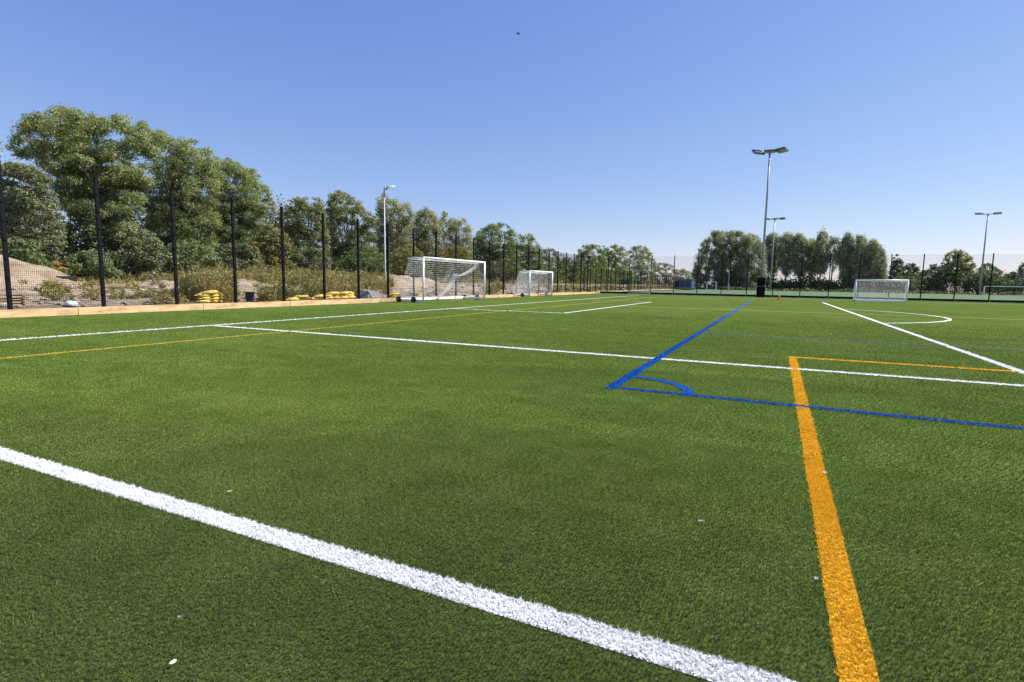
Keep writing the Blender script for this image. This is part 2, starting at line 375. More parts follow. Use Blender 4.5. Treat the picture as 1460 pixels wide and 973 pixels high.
sheet('waste_ground', -54, BX-.05, -12, 150, 0, M_rubble, 118, 540, scrub_z, smooth=False)

# mound of gravel behind the fence
def heap(name, cx, cy, rx, ry, h, mat, seed, label=None, cat=None, kind=None, n=70, rot=0.0, power=1.0, rough=.10):
    a = np.linspace(-1.15, 1.15, n+1); X, Y = np.meshgrid(a, a); R2 = np.sqrt(X**2+Y**2)
    Z = h*np.clip(1-R2**1.5, -.2, 1)**power if power == 1.0 else h*np.clip(1-R2, -.1, 1)
    wx = X*rx*math.cos(rot)-Y*ry*math.sin(rot)+cx; wy = X*rx*math.sin(rot)+Y*ry*math.cos(rot)+cy
    Z = Z+(vnoise(wx, wy, 1.6, seed)-.5)*rough*3+(vnoise(wx, wy, 4.5, seed+1)-.5)*rough+(vnoise(wx, wy, .5, seed+2)-.5)*h*.25
    base = scrub_z(wx, wy) if cx < -20 else 0*wx
    V = np.stack([wx.ravel()-cx, wy.ravel()-cy, (Z+base-.1).ravel()], 1)
    i = np.arange(n)[None, :]+np.arange(n)[:, None]*(n+1); F = np.stack([i, i+1, i+n+2, i+n+1], -1).reshape(-1, 4)
    o = link(name, arr_mesh(name, V, F, mat, smooth=False)); o.location = (cx, cy, 0)
    return tag(o, label, cat, kind=kind)

# ---------------------------------------------------------------- pitch lines
LINES = []
def line(name, a, b, w, colr, z=.004):
    a = Vector((a[0], a[1])); b = Vector((b[0], b[1])); d = (b-a).normalized(); n = Vector((-d.y, d.x))*w/2
    L = (b-a).length; k = max(1, int(L/.5)); vs = []; fs = []
    for i in range(k+1):
        p = a+(b-a)*i/k
        vs += [(p.x-n.x, p.y-n.y, z), (p.x+n.x, p.y+n.y, z)]
    fs = [(2*i, 2*i+2, 2*i+3, 2*i+1) for i in range(k)]
    mb = MB(); mb.add(vs, fs); o = tag(mb.build(name, M_line[colr]), kind='structure')
    LINES.append((np.array(a), np.array(b), w, colr, o)); return o
def arcline(name, c, r, a0, a1, w, colr, z=.004, n=48):
    pts = [(c[0]+r*math.cos(a0+(a1-a0)*i/n), c[1]+r*math.sin(a0+(a1-a0)*i/n)) for i in range(n+1)]
    mb = MB(); vs = []
    for i, p in enumerate(pts):
        a = a0+(a1-a0)*i/n; dx, dy = math.cos(a)*w/2, math.sin(a)*w/2
        vs += [(p[0]-dx, p[1]-dy, z), (p[0]+dx, p[1]+dy, z)]
    mb.add(vs, [(2*i, 2*i+1, 2*i+3, 2*i+2) for i in range(n)])
    o = tag(mb.build(name, M_line[colr]), kind='structure')
    for i in range(n): LINES.append((np.array(pts[i]), np.array(pts[i+1]), w, colr, o))
    return o
g = lambda u, v: tuple(G(u, v)[:2])
line('white_near_line', (-14, 1.60), (9.0, 1.71), .115, 'white_near', .0028)
line('white_goal_line', (-12.27, -4), (-12.78, 56.9), .11, 'white')
line('white_box_line', (-12.22, 8.65), (3.27, 8.63), .11, 'white', .0062)
line('white_box_line', (3.27, 8.69), (3.31, 46.9), .12, 'white')
line('white_box_line', (-12.70, 46.7), (3.25, 46.9), .10, 'pale_white', .0062)
line('goal_area_line', (-12.40, 19.75), (-7.39, 19.75), .10, 'white', .0062)
line('goal_area_line', (-7.33, 19.80), (-7.33, 36.4), .12, 'white')
line('goal_area_line', (-12.6, 36.5), (-7.39, 36.4), .10, 'pale_white', .0062)
line('orange_line', (.272, -5), (.335, 10.0), .11, 'orange_near', .0034)
line('thin_orange_line', (.27, 10.06), (3.2, 10.1), .10, 'orange', .0062)
line('yellow_line', (-9.62, -2), (-10.02, 51.9), .07, 'yellow', .0062)
line('faint_yellow_line', (-7.25, 28.1), (30, 27.8), .12, 'faint_yellow', .0084)
line('far_touch_line', (-10.0, 52.2), (40, 58.6), .16, 'faint_yellow', .0084)
line('pale_far_line', (-12.78, 56.9), (60, 57.0), .14, 'pale', .0062)
line('blue_line', (-1.6, 5.86), (-1.6, 46.4), .12, 'blue', .0084)
line('blue_line', (-1.53, 5.94), (12, 5.92), .09, 'blue', .0084)
line('faint_blue_line', (-1.5, 13.9), (30, 13.7), .10, 'faint_blue', .0084)
arcline('white_arc_line', (-1.62, 27.75), 7.95, -math.acos(4.9/7.95), math.acos(4.9/7.95), .12, 'white', .0062, 60)
arcline('blue_corner_arc', (-1.6, 5.94), .83, 0.06, 1.50, .11, 'blue', .0106, 20)

# ---------------------------------------------------------------- pile of the turf (real blades near the camera)
def tuft_mesh(name, mat, nb, h, spread, w, seed):
    r = np.random.default_rng(seed); V = []; F = []
    for i in range(nb):
        a = r.random()*6.283; d = spread*math.sqrt(r.random())*.6; x, y = d*math.cos(a), d*math.sin(a)
        la = r.random()*6.283; lean = (.2+1.0*r.random())*h; hh = h*(.5+.55*r.random())
        tx, ty = math.cos(la), math.sin(la); px, py = -ty*w/2*(.8+.5*r.random()), tx*w/2*(.8+.5*r.random()); b = len(V)
        V += [(x-px, y-py, 0), (x+px, y+py, 0), (x+tx*lean*.4-px*.9, y+ty*lean*.4-py*.9, hh*.62), (x+tx*lean*.4+px*.9, y+ty*lean*.4+py*.9, hh*.62),
              (x+tx*lean, y+ty*lean, hh)]
        F += [(b, b+1, b+3), (b, b+3, b+2), (b+2, b+3, b+4)]
    return bpy.data.objects.new(name, arr_mesh(name, V, F, mat))
def pile(name, pts, scl, mat, parent=None, seed=1, nb=10, w=.0013, spread=.0080, h=.0120):
    n = len(pts); r = np.random.default_rng(seed)
    me = bpy.data.meshes.new(name); me.vertices.add(n)
    V = np.zeros((n, 3), dtype=np.float32); V[:, :2] = pts; V[:, 2] = .001; me.vertices.foreach_set('co', V.ravel())
    a = me.attributes.new('rot', 'FLOAT_VECTOR', 'POINT'); Rr = np.zeros((n, 3), dtype=np.float32)
    Rr[:, 2] = r.random(n)*6.283; Rr[:, 0] = r.normal(0, .12, n); Rr[:, 1] = r.normal(0, .12, n); a.data.foreach_set('vector', Rr.ravel())
    a = me.attributes.new('scl', 'FLOAT_VECTOR', 'POINT'); a.data.foreach_set('vector', scl.astype(np.float32).ravel())
    me.materials.append(mat); o = link(name, me, parent)
    srcs = [tuft_mesh('tuft', mat, nb, h, spread, w, seed*10+i) for i in range(4)]
    ng = bpy.data.node_groups.new(name+'_nodes', 'GeometryNodeTree')
    ng.interface.new_socket('Geometry', in_out='INPUT', socket_type='NodeSocketGeometry'); ng.interface.new_socket('Geometry', in_out='OUTPUT', socket_type='NodeSocketGeometry')
    gi = ng.nodes.new('NodeGroupInput'); go = ng.nodes.new('NodeGroupOutput'); ip = ng.nodes.new('GeometryNodeInstanceOnPoints')
    gt = ng.nodes.new('GeometryNodeGeometryToInstance')
    for s_ in srcs:
        oi = ng.nodes.new('GeometryNodeObjectInfo'); oi.inputs[0].default_value = s_; ng.links.new(oi.outputs['Geometry'], gt.inputs[0])
    ra = ng.nodes.new('GeometryNodeInputNamedAttribute'); ra.data_type = 'FLOAT_VECTOR'; ra.inputs[0].default_value = 'rot'
    sa = ng.nodes.new('GeometryNodeInputNamedAttribute'); sa.data_type = 'FLOAT_VECTOR'; sa.inputs[0].default_value = 'scl'
    ip.inputs['Pick Instance'].default_value = True
    ng.links.new(gi.outputs[0], ip.inputs['Points']); ng.links.new(gt.outputs[0], ip.inputs['Instance'])
    ng.links.new(ra.outputs[0], ip.inputs['Rotation']); ng.links.new(sa.outputs[0], ip.inputs['Scale']); ng.links.new(ip.outputs[0], go.inputs[0])
    md = o.modifiers.new('pile', 'NODES'); md.node_group = ng
    return tag(o, kind='stuff')
RINGS = [(0.0, 1.9, .0142, .88), (1.9, 2.9, .0140, .94), (2.9, 4.2, .0138, 1.02), (4.2, 7.5, .0195, 1.3), (7.5, 13, .032, 1.8), (13, 24, .050, 2.3)]
def ring_points():
    P = []; S = []; half = math.radians(56); bx_, by_ = -2.4*math.sin(YAW), -2.4*math.cos(YAW)      # the patch of pile reaches well past the frame on every side
    for (r0, r1, sp, sc) in RINGS:
        xs = np.arange(-r1, r1, sp); ys = np.arange(-r1*.45, r1, sp*.86); X, Y = np.meshgrid(xs, ys); X = X.ravel(); Y = Y.ravel()
        X = X+rng.normal(0, sp*(.16 if r0 < 4 else .6), X.shape); Y = Y+rng.uniform(-.5, .5, Y.shape)*sp
        rr = np.hypot(X, Y); da = np.arctan2(X-bx_, Y-by_)-YAW; k_ = (rr >= r0) & (rr < r1) & (np.abs(da) < half-rng.random(len(rr))**2*math.radians(7))
        if r0 > 12: k_ &= rng.random(len(rr)) > np.clip((rr-r0-2)/(r1-r0-2), 0, 1)**1.1
        X = X[k_]; Y = Y[k_]; n = len(X)
        P.append(np.stack([X, Y], 1)); s_ = np.ones((n, 3))*(sc*(.8+.4*rng.random((n, 1)))); s_[:, 2] = s_[:, 2]**.35; S.append(s_)
    return np.concatenate(P), np.concatenate(S)
P, S = ring_points(); keep = P[:, 0] > BX+.1; P = P[keep]; S = S[keep]
owner = np.full(len(P), -1)
for li, (a, b, w, colr, o) in enumerate(LINES):
    d = b-a; L = np.linalg.norm(d); d = d/L; rel = P-a; t_ = rel@d; dist = np.abs(rel@np.array([-d[1], d[0]]))
    hit = (t_ > 0) & (t_ < L) & (dist < w/2); owner[hit] = li
gm = owner < 0
pile('turf_pile', P[gm], S[gm], M_blade, None, 1)
for o in {id(l[4]): l[4] for l in LINES}.values():
    ids = [i for i, l in enumerate(LINES) if l[4] is o]; colr = LINES[ids[0]][3]
    if colr not in M_lblade: continue
    m = np.isin(owner, ids)
    farm = np.hypot(P[:, 0], P[:, 1])[m] > 3.2
    if m.sum() < 30: continue
    pp = P[m]; ss = S[m]; pp2 = pp+rng.normal(0, .004, pp.shape)
    pile('painted_pile', np.concatenate([pp, pp2, (pp+rng.normal(0, .006, pp.shape))[farm]]), np.concatenate([ss, ss, ss[farm]])*np.array([1, 1, 1.18]), M_lblade[colr], o, 3)

# ---------------------------------------------------------------- fences
def mesh_panel(L, z0, z1, split, r=.0028, sx=.05, mat=M_wire, hz_low=.066, hz_up=.2):
    """welded wire panel along +Y from 0 to L"""
    V = []; F = []
    def prism(a, b, ax):
        k = len(V)
        for p in (a, b):
            for q in range(3):
                an = 2*math.pi*q/3
                if ax == 'z': V.append((p[0]+r*math.cos(an), p[1]+r*math.sin(an), p[2]))
                else: V.append((p[0]+r*math.cos(an), p[1], p[2]+r*math.sin(an)))
        F.extend([(k, k+1, k+4, k+3), (k+1, k+2, k+5, k+4), (k+2, k, k+3, k+5)])
    for i in range(int(L/sx)+1): prism((0, i*sx+.01, z0), (0, i*sx+.01, z1), 'z')
    z = z0
    while z < z1+1e-4:
        dd = hz_low if z < split else hz_up
        prism((-r*2, 0, z), (-r*2, L, z), 'y')
        if z >= split: prism((r*2, 0, z), (r*2, L, z), 'y')
        z += dd
    return arr_mesh('mesh_panel', V, F, mat)
def fence(name, p0, direction, n, pitch, H, label, cat='fence', postw=.11, postd=.095, split=1.25, r=.0034, base=0.0, skip=(), sx=.05, nopost=(), hz_low=.066, hz_up=.2):
    root = empty(name, (p0[0], p0[1], 0), label, cat, rz=math.atan2(direction[1], direction[0])-math.pi/2)
    pm = MB()
    pm.box(-postd/2, postd/2, -postw/2, postw/2, base-.05, H+.05, .008); pm.box(-postd/2-.01, postd/2+.01, -postw/2-.01, postw/2+.01, H+.05, H+.075, .006)
    for zz in np.arange(.4, H, .55): pm.box(postd/2, postd/2+.022, -.03, .03, base+zz, base+zz+.05)
    pmesh = pm.mesh('post', M_black)
    wm = mesh_panel(pitch-postw, base+.03, H-.02, split, r, sx, hz_low=hz_low, hz_up=hz_up)
    for i in range(n+1):
        if i not in nopost: link('post', pmesh, root, (0, i*pitch, 0))
        if i < n and i not in skip: link('mesh_panel', wm, root, (0, i*pitch+postw/2, 0))
    return root
HF = 4.365
fence('mesh_fence', (FX, FY-27*2.52), (0, 1), 27, 2.52, HF, 'tall black mesh fence along the left side behind the timber edging', base=.12)
far_f = fence('mesh_fence', (FX, FY), (1, 0), 26, 2.546, HF, 'tall black mesh fence across the far end of the pitch', postw=.085, postd=.08, nopost=(0,), skip=(2,), r=.0030)
kb = MB().box(-.02, .02, 0, 1, 0, .23).mesh('kick_board', M_black)
for i in range(26):
    if i == 2: continue
    k_ = link('kick_board', kb, far_f, (.09, i*2.546+.051, .0)); k_.scale = (1, 2.44, 1)
# gate in the far fence
gt = empty('fence_gate', (FX+2*2.546, FY, 0), 'mesh gate with pale grey frame in the far fence near the left corner', 'gate', rz=-math.pi/2)
MB().box(-.03, .03, 2.36, 2.44, .05, 2.75, .006).build('gate_stile', M_galv, gt)
MB().box(-.03, .03, .10, .17, .05, 2.75, .006).build('gate_stile', M_black, gt)
MB().box(-.03, .03, .17, 2.36, 2.68, 2.75, .006).build('top_rail', M_galv, gt)
MB().box(-.03, .03, .17, 2.36, .05, .20, .006).build('bottom_rail', M_black, gt)
MB().box(-.03, .03, .10, 2.44, HF-.55, HF-.49, .006).build('overpanel_rail', M_galv, gt)
link('mesh_panel', mesh_panel(2.18, .21, 2.67, .21), gt, (0, .17, 0)); link('mesh_panel', mesh_panel(2.34, 2.8, HF-.55, 2.8), gt, (0, .10, 0))
MB().box(.031, .07, 2.2, 2.26, 1.0, 1.12, .005).build('latch', M_lampd, gt)
fence('low_mesh_fence', (-21.9, 66.2), (0, 1), 33, 2.52, 3.15, 'lower black mesh fence running along the left of the far pitch', postw=.11, postd=.10, base=.05, r=.004, sx=.1)
fence('low_mesh_fence', (-21.9, 149.6), (1, 0.0), 50, 2.6, 3.0, 'distant black mesh fence behind the far pitch before the tree line', postw=.10, postd=.09, base=0, r=.004, sx=.1)

# timber boards along the left
edge = empty('timber_edging', (BX, 0, 0), 'pale new timber boards edging the turf along the left fence', 'edging')
bl = 3.96; yy = 8.9-4*bl; k = 0
bm_ = MB().box(-.045, .0, .009, bl-.009, -.03, .215, .004).mesh('timber_board', M_timber)
while yy < 62.3:
    b_ = link('timber_board', bm_, edge, (random.uniform(-.006, .006), yy, random.uniform(-.006, .006))); 
    if yy+bl > 62.9: b_.scale = (1, (62.9-yy)/bl, 1)
    yy += bl

# ---------------------------------------------------------------- goals
def net_surface(fn, nu, nv, r, seg=1, name='net'):
    """strands over a surface fn(a,b) a,b in 0..1"""
    V = []; F = []
    def strand(P):
        for j in range(len(P)-1):
            a = P[j]; b = P[j+1]; d = b-a
            if d.length < 1e-5: continue
            d.normalize(); e1 = d.cross(Vector((.3, .5, .81))).normalized(); e2 = d.cross(e1); k = len(V)
            for p in (a, b):
                for q in range(3):
                    an = 2.094*q; V.append(tuple(p+e1*(r*math.cos(an))+e2*(r*math.sin(an))))
            F.extend([(k, k+1, k+4, k+3), (k+1, k+2, k+5, k+4), (k+2, k, k+3, k+5)])
    for i in range(nu+1): strand([fn(i/nu, j/nv) for j in range(0, nv+1, seg)])
    for j in range(nv+1): strand([fn(i/nu, j/nv) for i in range(0, nu+1, seg)])
    return V, F
def make_goal(root, W, H, dt, db, post=.055, netr=.0028, gather=None, mesh=.14, wheels=True, boxed=False, seed=0):
    """goal line along local +Y from 0 to W, opening towards +X, net behind towards -X; dt top depth, db base depth"""
    p = post
    up = MB(); up.tube([(0, 0, 0), (0, 0, H)], p, 12); up.build('goalpost', M_white, root, (0, 0, 0), True)
    up = MB(); up.tube([(0, 0, 0), (0, 0, H)], p, 12); up.build('goalpost', M_white, root, (0, W, 0), True)
    MB().tube([(0, -p, H), (0, W+p, H)], p, 12).build('crossbar', M_white, root, None, True)
    q = .024
    for y in (0, W):
        MB().tube([(0, y, H-.02), (-dt*.7, y, H-.0), (-dt, y, H-.06), (-dt-.03, y, H-.12)], q, 8).build('net_support', M_white, root, None, True)
        MB().box(-db, 0-.04, y-.05, y+.05, .05, .17, .012).build('side_rail', M_white, root)
    MB().box(-db-.05, -db+.06, -.05, W+.05, .05, .19, .014).build('rear_bar', M_white, root)
    if wheels:
        for y in (-.09, W+.09):
            for x in (-db+.05, -db*.36):
                wl = MB(); wl.lathe([(.05, -.05), (.13, -.05), (.155, -.03), (.155, .03), (.13, .05), (.05, .05)], 18, (x, y, .155), 'y'); w_ = wl.build('wheel', M_rubber, root, None, True)
                hb = MB(); hb.lathe([(.02, -.056), (.045, -.056), (.045, .056), (.02, .056)], 10, (x, y, .155), 'y'); hb.build('hub', M_galv, w_)
    rr = random.Random(seed)
    def back(a, b):       # a along width, b from top to base
        y = a*W; x = -dt-(db-dt)*b; z = H-.08-(H-.14)*b
        sag = math.sin(math.pi*b)*(.10+.05*math.sin(a*17))
        x -= sag*.35; z -= sag*.2
        if gather:
            ga, gs, st = gather
            top = 1-.65*b; tgt = ga-.42*b*b
            w_ = math.exp(-((a-tgt)/gs)**2)
            y += (tgt*W-y)*w_*st*(0.35+.65*b); x += w_*st*.55*math.sin(math.pi*min(1, b*1.05))*(.6)
        return Vector((x+.02*math.sin(a*60+b*9), y, max(z, .06)))
    def top(a, b):
        y = a*W; return Vector((-dt*b, y, H-.07*b-.10*math.sin(math.pi*b)*(.6+.4*math.sin(a*23))*(1 if boxed else .5)))
    V1, F1 = net_surface(back, int(W/mesh), int((H+.4)/mesh), netr)
    V2, F2 = net_surface(top, int(W/mesh), max(3, int(dt/mesh)), netr)
    F1 = F1+[tuple(i+len(V1) for i in f) for f in F2]; V1 = V1+V2
    link('back_net', arr_mesh('back_net', V1, F1, M_net), root)
    for y in (0, W):
        def side(a, b, y=y):
            xe = -dt-(db-dt)*b; return Vector((a*xe, y+.03*math.sin(a*9+b*5), H-.06-(H-.12)*b-.05*math.sin(math.pi*a)*(1-b)))
        V1, F1 = net_surface(side, max(6, int(db*.8/mesh)), int(H/mesh), netr)
        link('side_net', arr_mesh('side_net', V1, F1, M_net), root)
    for i in range(9):
        y = W*(i+.5)/9; MB().box(-.02, .02, y-.015, y+.015, H-p-.035, H-p+.01).build('net_clip', M_white, root) if boxed is None else None
    return root
g1 = empty('football_goal', (-16.85, 23.95, 0), 'large white wheeled goal on the left, nearest the camera', 'goal', 'goals parked along the left fence')
make_goal(g1, 6.75, 2.40, .95, 1.62, .052, .0034, gather=(.62, .16, .96), mesh=.13, seed=1)
# gathered net drape hanging from the bar
dr = MB()
def drape(P0, P1, w0, w1, n, name):
    V = []; F = []; m = 9
    for i in range(n+1):
        t_ = i/n; c = P0.lerp(P1, t_); c.z -= .22*math.sin(math.pi*t_); w = w0+(w1-w0)*t_
        for j in range(m):
            f_ = (j/(m-1)-.5)*w; V.append((c.x+.06*math.cos(j*2.4+t_*5), c.y+f_, c.z+.03*math.sin(j*2.1+t_*11)))
    for j in range(m):
        for i in range(n):
            a = Vector(V[i*m+j]); b = Vector(V[(i+1)*m+j]); k = len(dr.v)
            dr.tube([a, b], .008, 3, False)
    for i in range(n):
        for j in range(m-1): dr.tube([V[i*m+j], V[(i+1)*m+j+1]], .006, 3, False)
drape(Vector((-.12, 6.1, 2.34)), Vector((-.75, 4.4, 1.5)), .35, .7, 10, 'a'); drape(Vector((-.75, 4.5, 1.6)), Vector((-1.5, 3.5, .12)), .55, .16, 14, 'b')
dr.build('gathered_net', M_net, g1)
g2 = empty('football_goal', (-17.7, 39.75, 0), 'smaller white wheeled goal with heavy net, farther along the left fence', 'goal', 'goals parked along the left fence')
make_goal(g2, 4.9, 2.08, .95, 1.6, .055, .0048, gather=None, mesh=.10, boxed=True, seed=2)
g3 = empty('football_goal', (6.15, 53.9, 0), 'white five-a-side goal in front of the far fence on the right', 'goal', rz=-math.pi/2)
make_goal(g3, 3.6, 1.80, .55, .95, .06, .0042, mesh=.10, wheels=False, seed=3)
MB().box(.0, .06, 0.0, 3.6, .03, .11, .01).build('ground_bar', M_white, g3)

# ---------------------------------------------------------------- floodlights and lamp post
def floodlight_head(root, z, spread, s, tilt):
    bar = MB(); bar.tube([(-spread, 0, z), (spread, 0, z)], .06*s, 8); bar.box(-.12*s, .12*s, -.12*s, .12*s, z-.25*s, z+.1*s, .02); bar.build('cross_arm', M_galv, root)
    for (x, yaw, tl) in tilt:
        R = Matrix.Rotation(yaw, 4, 'Z') @ Matrix.Rotation(tl, 4, 'X')
        f = MB()
        # tapered body with visor
        w, d, h = .58*s, .42*s, .13*s
        pts = [(-w, -d, -h), (w, -d, -h), (w*.8, d, -h*.2), (-w*.8, d, -h*.2), (-w, -d, h*.3), (w, -d, h*.3), (w*.72, d, h), (-w*.72, d, h)]
        f.add([R @ Vector(p)+Vector((x, 0, z+.12*s)) for p in pts], [(3, 2, 1, 0), (4, 5, 6, 7), (0, 1, 5, 4), (1, 2, 6, 5), (2, 3, 7, 6), (3, 0, 4, 7)])
        for q in range(-3, 4): f.box(q*.13*s-.01, q*.13*s+.01, -d*.3, d*.95, h*.6, h*1.25, R=R.to_3x3(), c=(x, 0, z+.12*s))
        lo = f.build('floodlight', M_lampd, root)
        gl = MB(); gl.box(-w*.9, w*.9, -d*.9, d*.55, -h*1.12, -h*.9, R=R.to_3x3(), c=(x, 0, z+.10*s)); gl.build('lamp_glass', M_glass, lo)
m1 = empty('floodlight_mast', (-1.3, 62.35, 0), 'tall floodlight mast with black padded base at the far fence', 'floodlight')
MB().tube([(0, 0, 0), (0, 0, 5), (.02, 0, 10), (.0, 0, 14.75)], [.135, .12, .095, .075], 14).build('mast', M_galv, m1, None, True)
MB().box(-.40, .40, -.40, .40, .0, 1.12, .05).build('lower_pad', M_pad, m1)
MB().box(-.38, .38, -.38, .38, 1.155, 2.05, .05).build('upper_pad', M_pad, m1)
MB().box(-.39, .39, -.39, .39, 1.122, 1.153, .004).build('strap', M_galv, m1)
floodlight_head(m1, 14.7, 1.3, 1.0, [(-1.12, .75, .42), (0, .1, -.05), (1.15, -.7, -.38)])
def far_mast(x, y, h, label, tl):
    m = empty('floodlight_mast', (x, y, 0), label, 'floodlight')
    MB().tube([(0, 0, 0), (0, 0, h*.5), (0, 0, h)], [.19, .14, .10], 12).build('mast', M_galv, m, None, True)
    MB().box(-.3, .3, -.3, .3, 0, .06).build('base_plate', M_galv, m)
    floodlight_head(m, h, 1.5, 1.15, tl); return m
far_mast(-.98, 146, 17.1, 'distant floodlight mast with three heads seen just right of the tall padded mast', [(-1.7, .5, .2), (0, .1, 0), (1.7, -.5, -.3)])
m3 = far_mast(37.4, 140.2, 16.1, 'distant floodlight mast with two wide heads at the right by the small goals', [(-1.45, .2, .12), (1.45, -.2, -.15)])
MB().box(-.55, -.28, -.3, .1, .06, 1.1, .02).build('control_cabinet', M_pad, m3)
lp = empty('lamp_post', (-26.45, 32.65, .55), 'slim galvanised lamp post with white head behind the left fence', 'lamp post')
MB().tube([(0, 0, 0), (0, 0, 1.2), (0, 0, 1.25), (0, 0, 7.4)], [.085, .085, .06, .045], 12).build('pole', M_galv, lp, None, True)
lh = MB(); ax = Vector((math.cos(.65), math.sin(.65), .05))
R = Matrix.Rotation(.65, 3, 'Z') @ Matrix.Rotation(-.06, 3, 'Y')
hd = MB(); pts = []
for (x, w, z0, z1) in ((0, .07, -.05, .05), (.2, .10, -.06, .07), (.35, .16, -.05, .10), (.62, .18, -.03, .09), (.80, .12, .0, .06)):
    pts += [R @ Vector((x, -w, z0))+Vector((0, 0, 7.45)), R @ Vector((x, w, z0))+Vector((0, 0, 7.45)), R @ Vector((x, w*.7, z1))+Vector((0, 0, 7.45)), R @ Vector((x, -w*.7, z1))+Vector((0, 0, 7.45))]
hd.add(pts, [(i*4+a, i*4+(a+1) % 4, i*4+4+(a+1) % 4, i*4+4+a) for i in range(4) for a in range(4)]+[(3, 2, 1, 0), (16, 17, 18, 19)])
hd.build('lamp_head', M_lampw, lp)
MB().lathe([(.02, 7.25), (.07, 7.28), (.07, 7.37), (.05, 7.39)], 12, (R @ Vector((.17, 0, 0)))[:]).build('photocell', M_lampd, lp)
MB().box(-.03, .06, -.088, -.08, .35, .95).build('access_door', M_galv, lp)

# ---------------------------------------------------------------- things beyond the far fence
sh = empty('team_shelter', (-20.6, 131.0, 0), 'blue-grey glazed team shelter at the left end of the far pitch', 'shelter', rz=-.45)
MB().box(0, 4.6, -.0, .08, .35, 2.2, .01).build('back_panel', M_blueg, sh)
MB().box(0, .08, -1.1, -.002, .35, 2.1, .01).build('side_panel', M_blueg, sh); MB().box(4.52, 4.6, -1.1, -.002, .35, 2.1, .01).build('side_panel', M_blueg, sh)
rf = MB(); rf.add([(-.1, .2, 2.22), (4.7, .2, 2.22), (4.7, -1.25, 2.42), (-.1, -1.25, 2.42), (-.1, .2, 2.28), (4.7, .2, 2.28), (4.7, -1.25, 2.48), (-.1, -1.25, 2.48)], [(3, 2, 1, 0), (4, 5, 6, 7), (0, 1, 5, 4), (1, 2, 6, 5), (2, 3, 7, 6), (3, 0, 4, 7)]); rf.build('roof', M_galv, sh)
MB().box(.1, 4.5, -.6, -.15, .4, .5, .01).build('bench', M_lampw, sh)
for x in (0.0, 1.5, 3.0, 4.5): MB().tube([(x+.04, -1.15, 0), (x+.04, -1.15, 2.4)], .035, 8).build('frame_post', M_galv, sh)
MB().box(.0, 4.6, -1.0, .1, .0, .30, .03).build('base', M_rubber, sh)
def open_goal(x, y, W, H, D, rz, label, grp=None):
    r_ = empty('small_goal', (x, y, 0), label, 'goal', grp, rz)
    for yy_ in (0, W):
        MB().box(-.06, .06, yy_-.06, yy_+.06, 0, H, .01).build('goalpost', M_white, r_)
        MB().tube([(0, yy_, H-.04), (-D*.5, yy_, H-.04), (-D, yy_, .06)], .04, 6).build('net_support', M_white, r_)
    MB().box(-.06, .06, -.06, W+.06, H+.002, H+.12, .01).build('crossbar', M_white, r_)
    MB().tube([(-D, 0, .06), (-D, W, .06)], .04, 6).build('rear_bar', M_white, r_)
    return r_
open_goal(-14.6, 137.5, 2.1, 1.9, 1.6, -math.pi/2+.25, 'tiny white goal frame beside the blue-grey shelter')
open_goal(36.6, 134.4, 6.0, 1.7, .9, -math.pi/2, 'white goal frame at the foot of the right floodlight mast', 'goals at the far right')
open_goal(44.5, 134.4, 6.0, 1.7, .9, -math.pi/2, 'white goal frame cut by the right edge of the picture', 'goals at the far right')
pp_ = empty('pale_post', (-9.2, 128.0, 0), 'slender pale post in front of the dark round tree', 'post')
MB().tube([(0, 0, 1.55), (0, 0, 4.7)], [.09, .06], 8).build('pole', M_galv, pp_)
MB().tube([(0, 0, 0), (0, 0, 1.54)], [.22, .2], 10).build('sleeve', M_galv, pp_)
cp_ = at_x(885, -30); ct = empty('storage_container', (cp_.x, cp_.y, .35), 'small dark teal storage container behind the fences left of the gate', 'container', rz=.3)
MB().box(0, 1.7, 0, 1.6, .1, 1.7, .03).build('body', M_teal, ct)
for i in range(5): MB().box(.12+i*.31, .25+i*.31, -.03, -.001, .2, 1.6, .01).build('wall_rib', M_teal, ct)
MB().box(1.702, 1.74, .2, 1.0, .2, 1.6, .01).build('door', M_teal, ct)
cn = empty('marker_cone', (.38, 51.6, .0), 'small orange marker cone on the turf before the far fence', 'cone')
MB().lathe([(.12, .02), (.05, .33), (.02, .40)], 14).build('cone_body', M_cone, cn, None, True)
MB().box(-.14, .14, -.14, .14, .006, .03, .008).build('cone_base', M_cone, cn)
MB().lathe([(.088, .14), (.068, .24)], 14).build('reflective_band', M_white, cn, None, True)

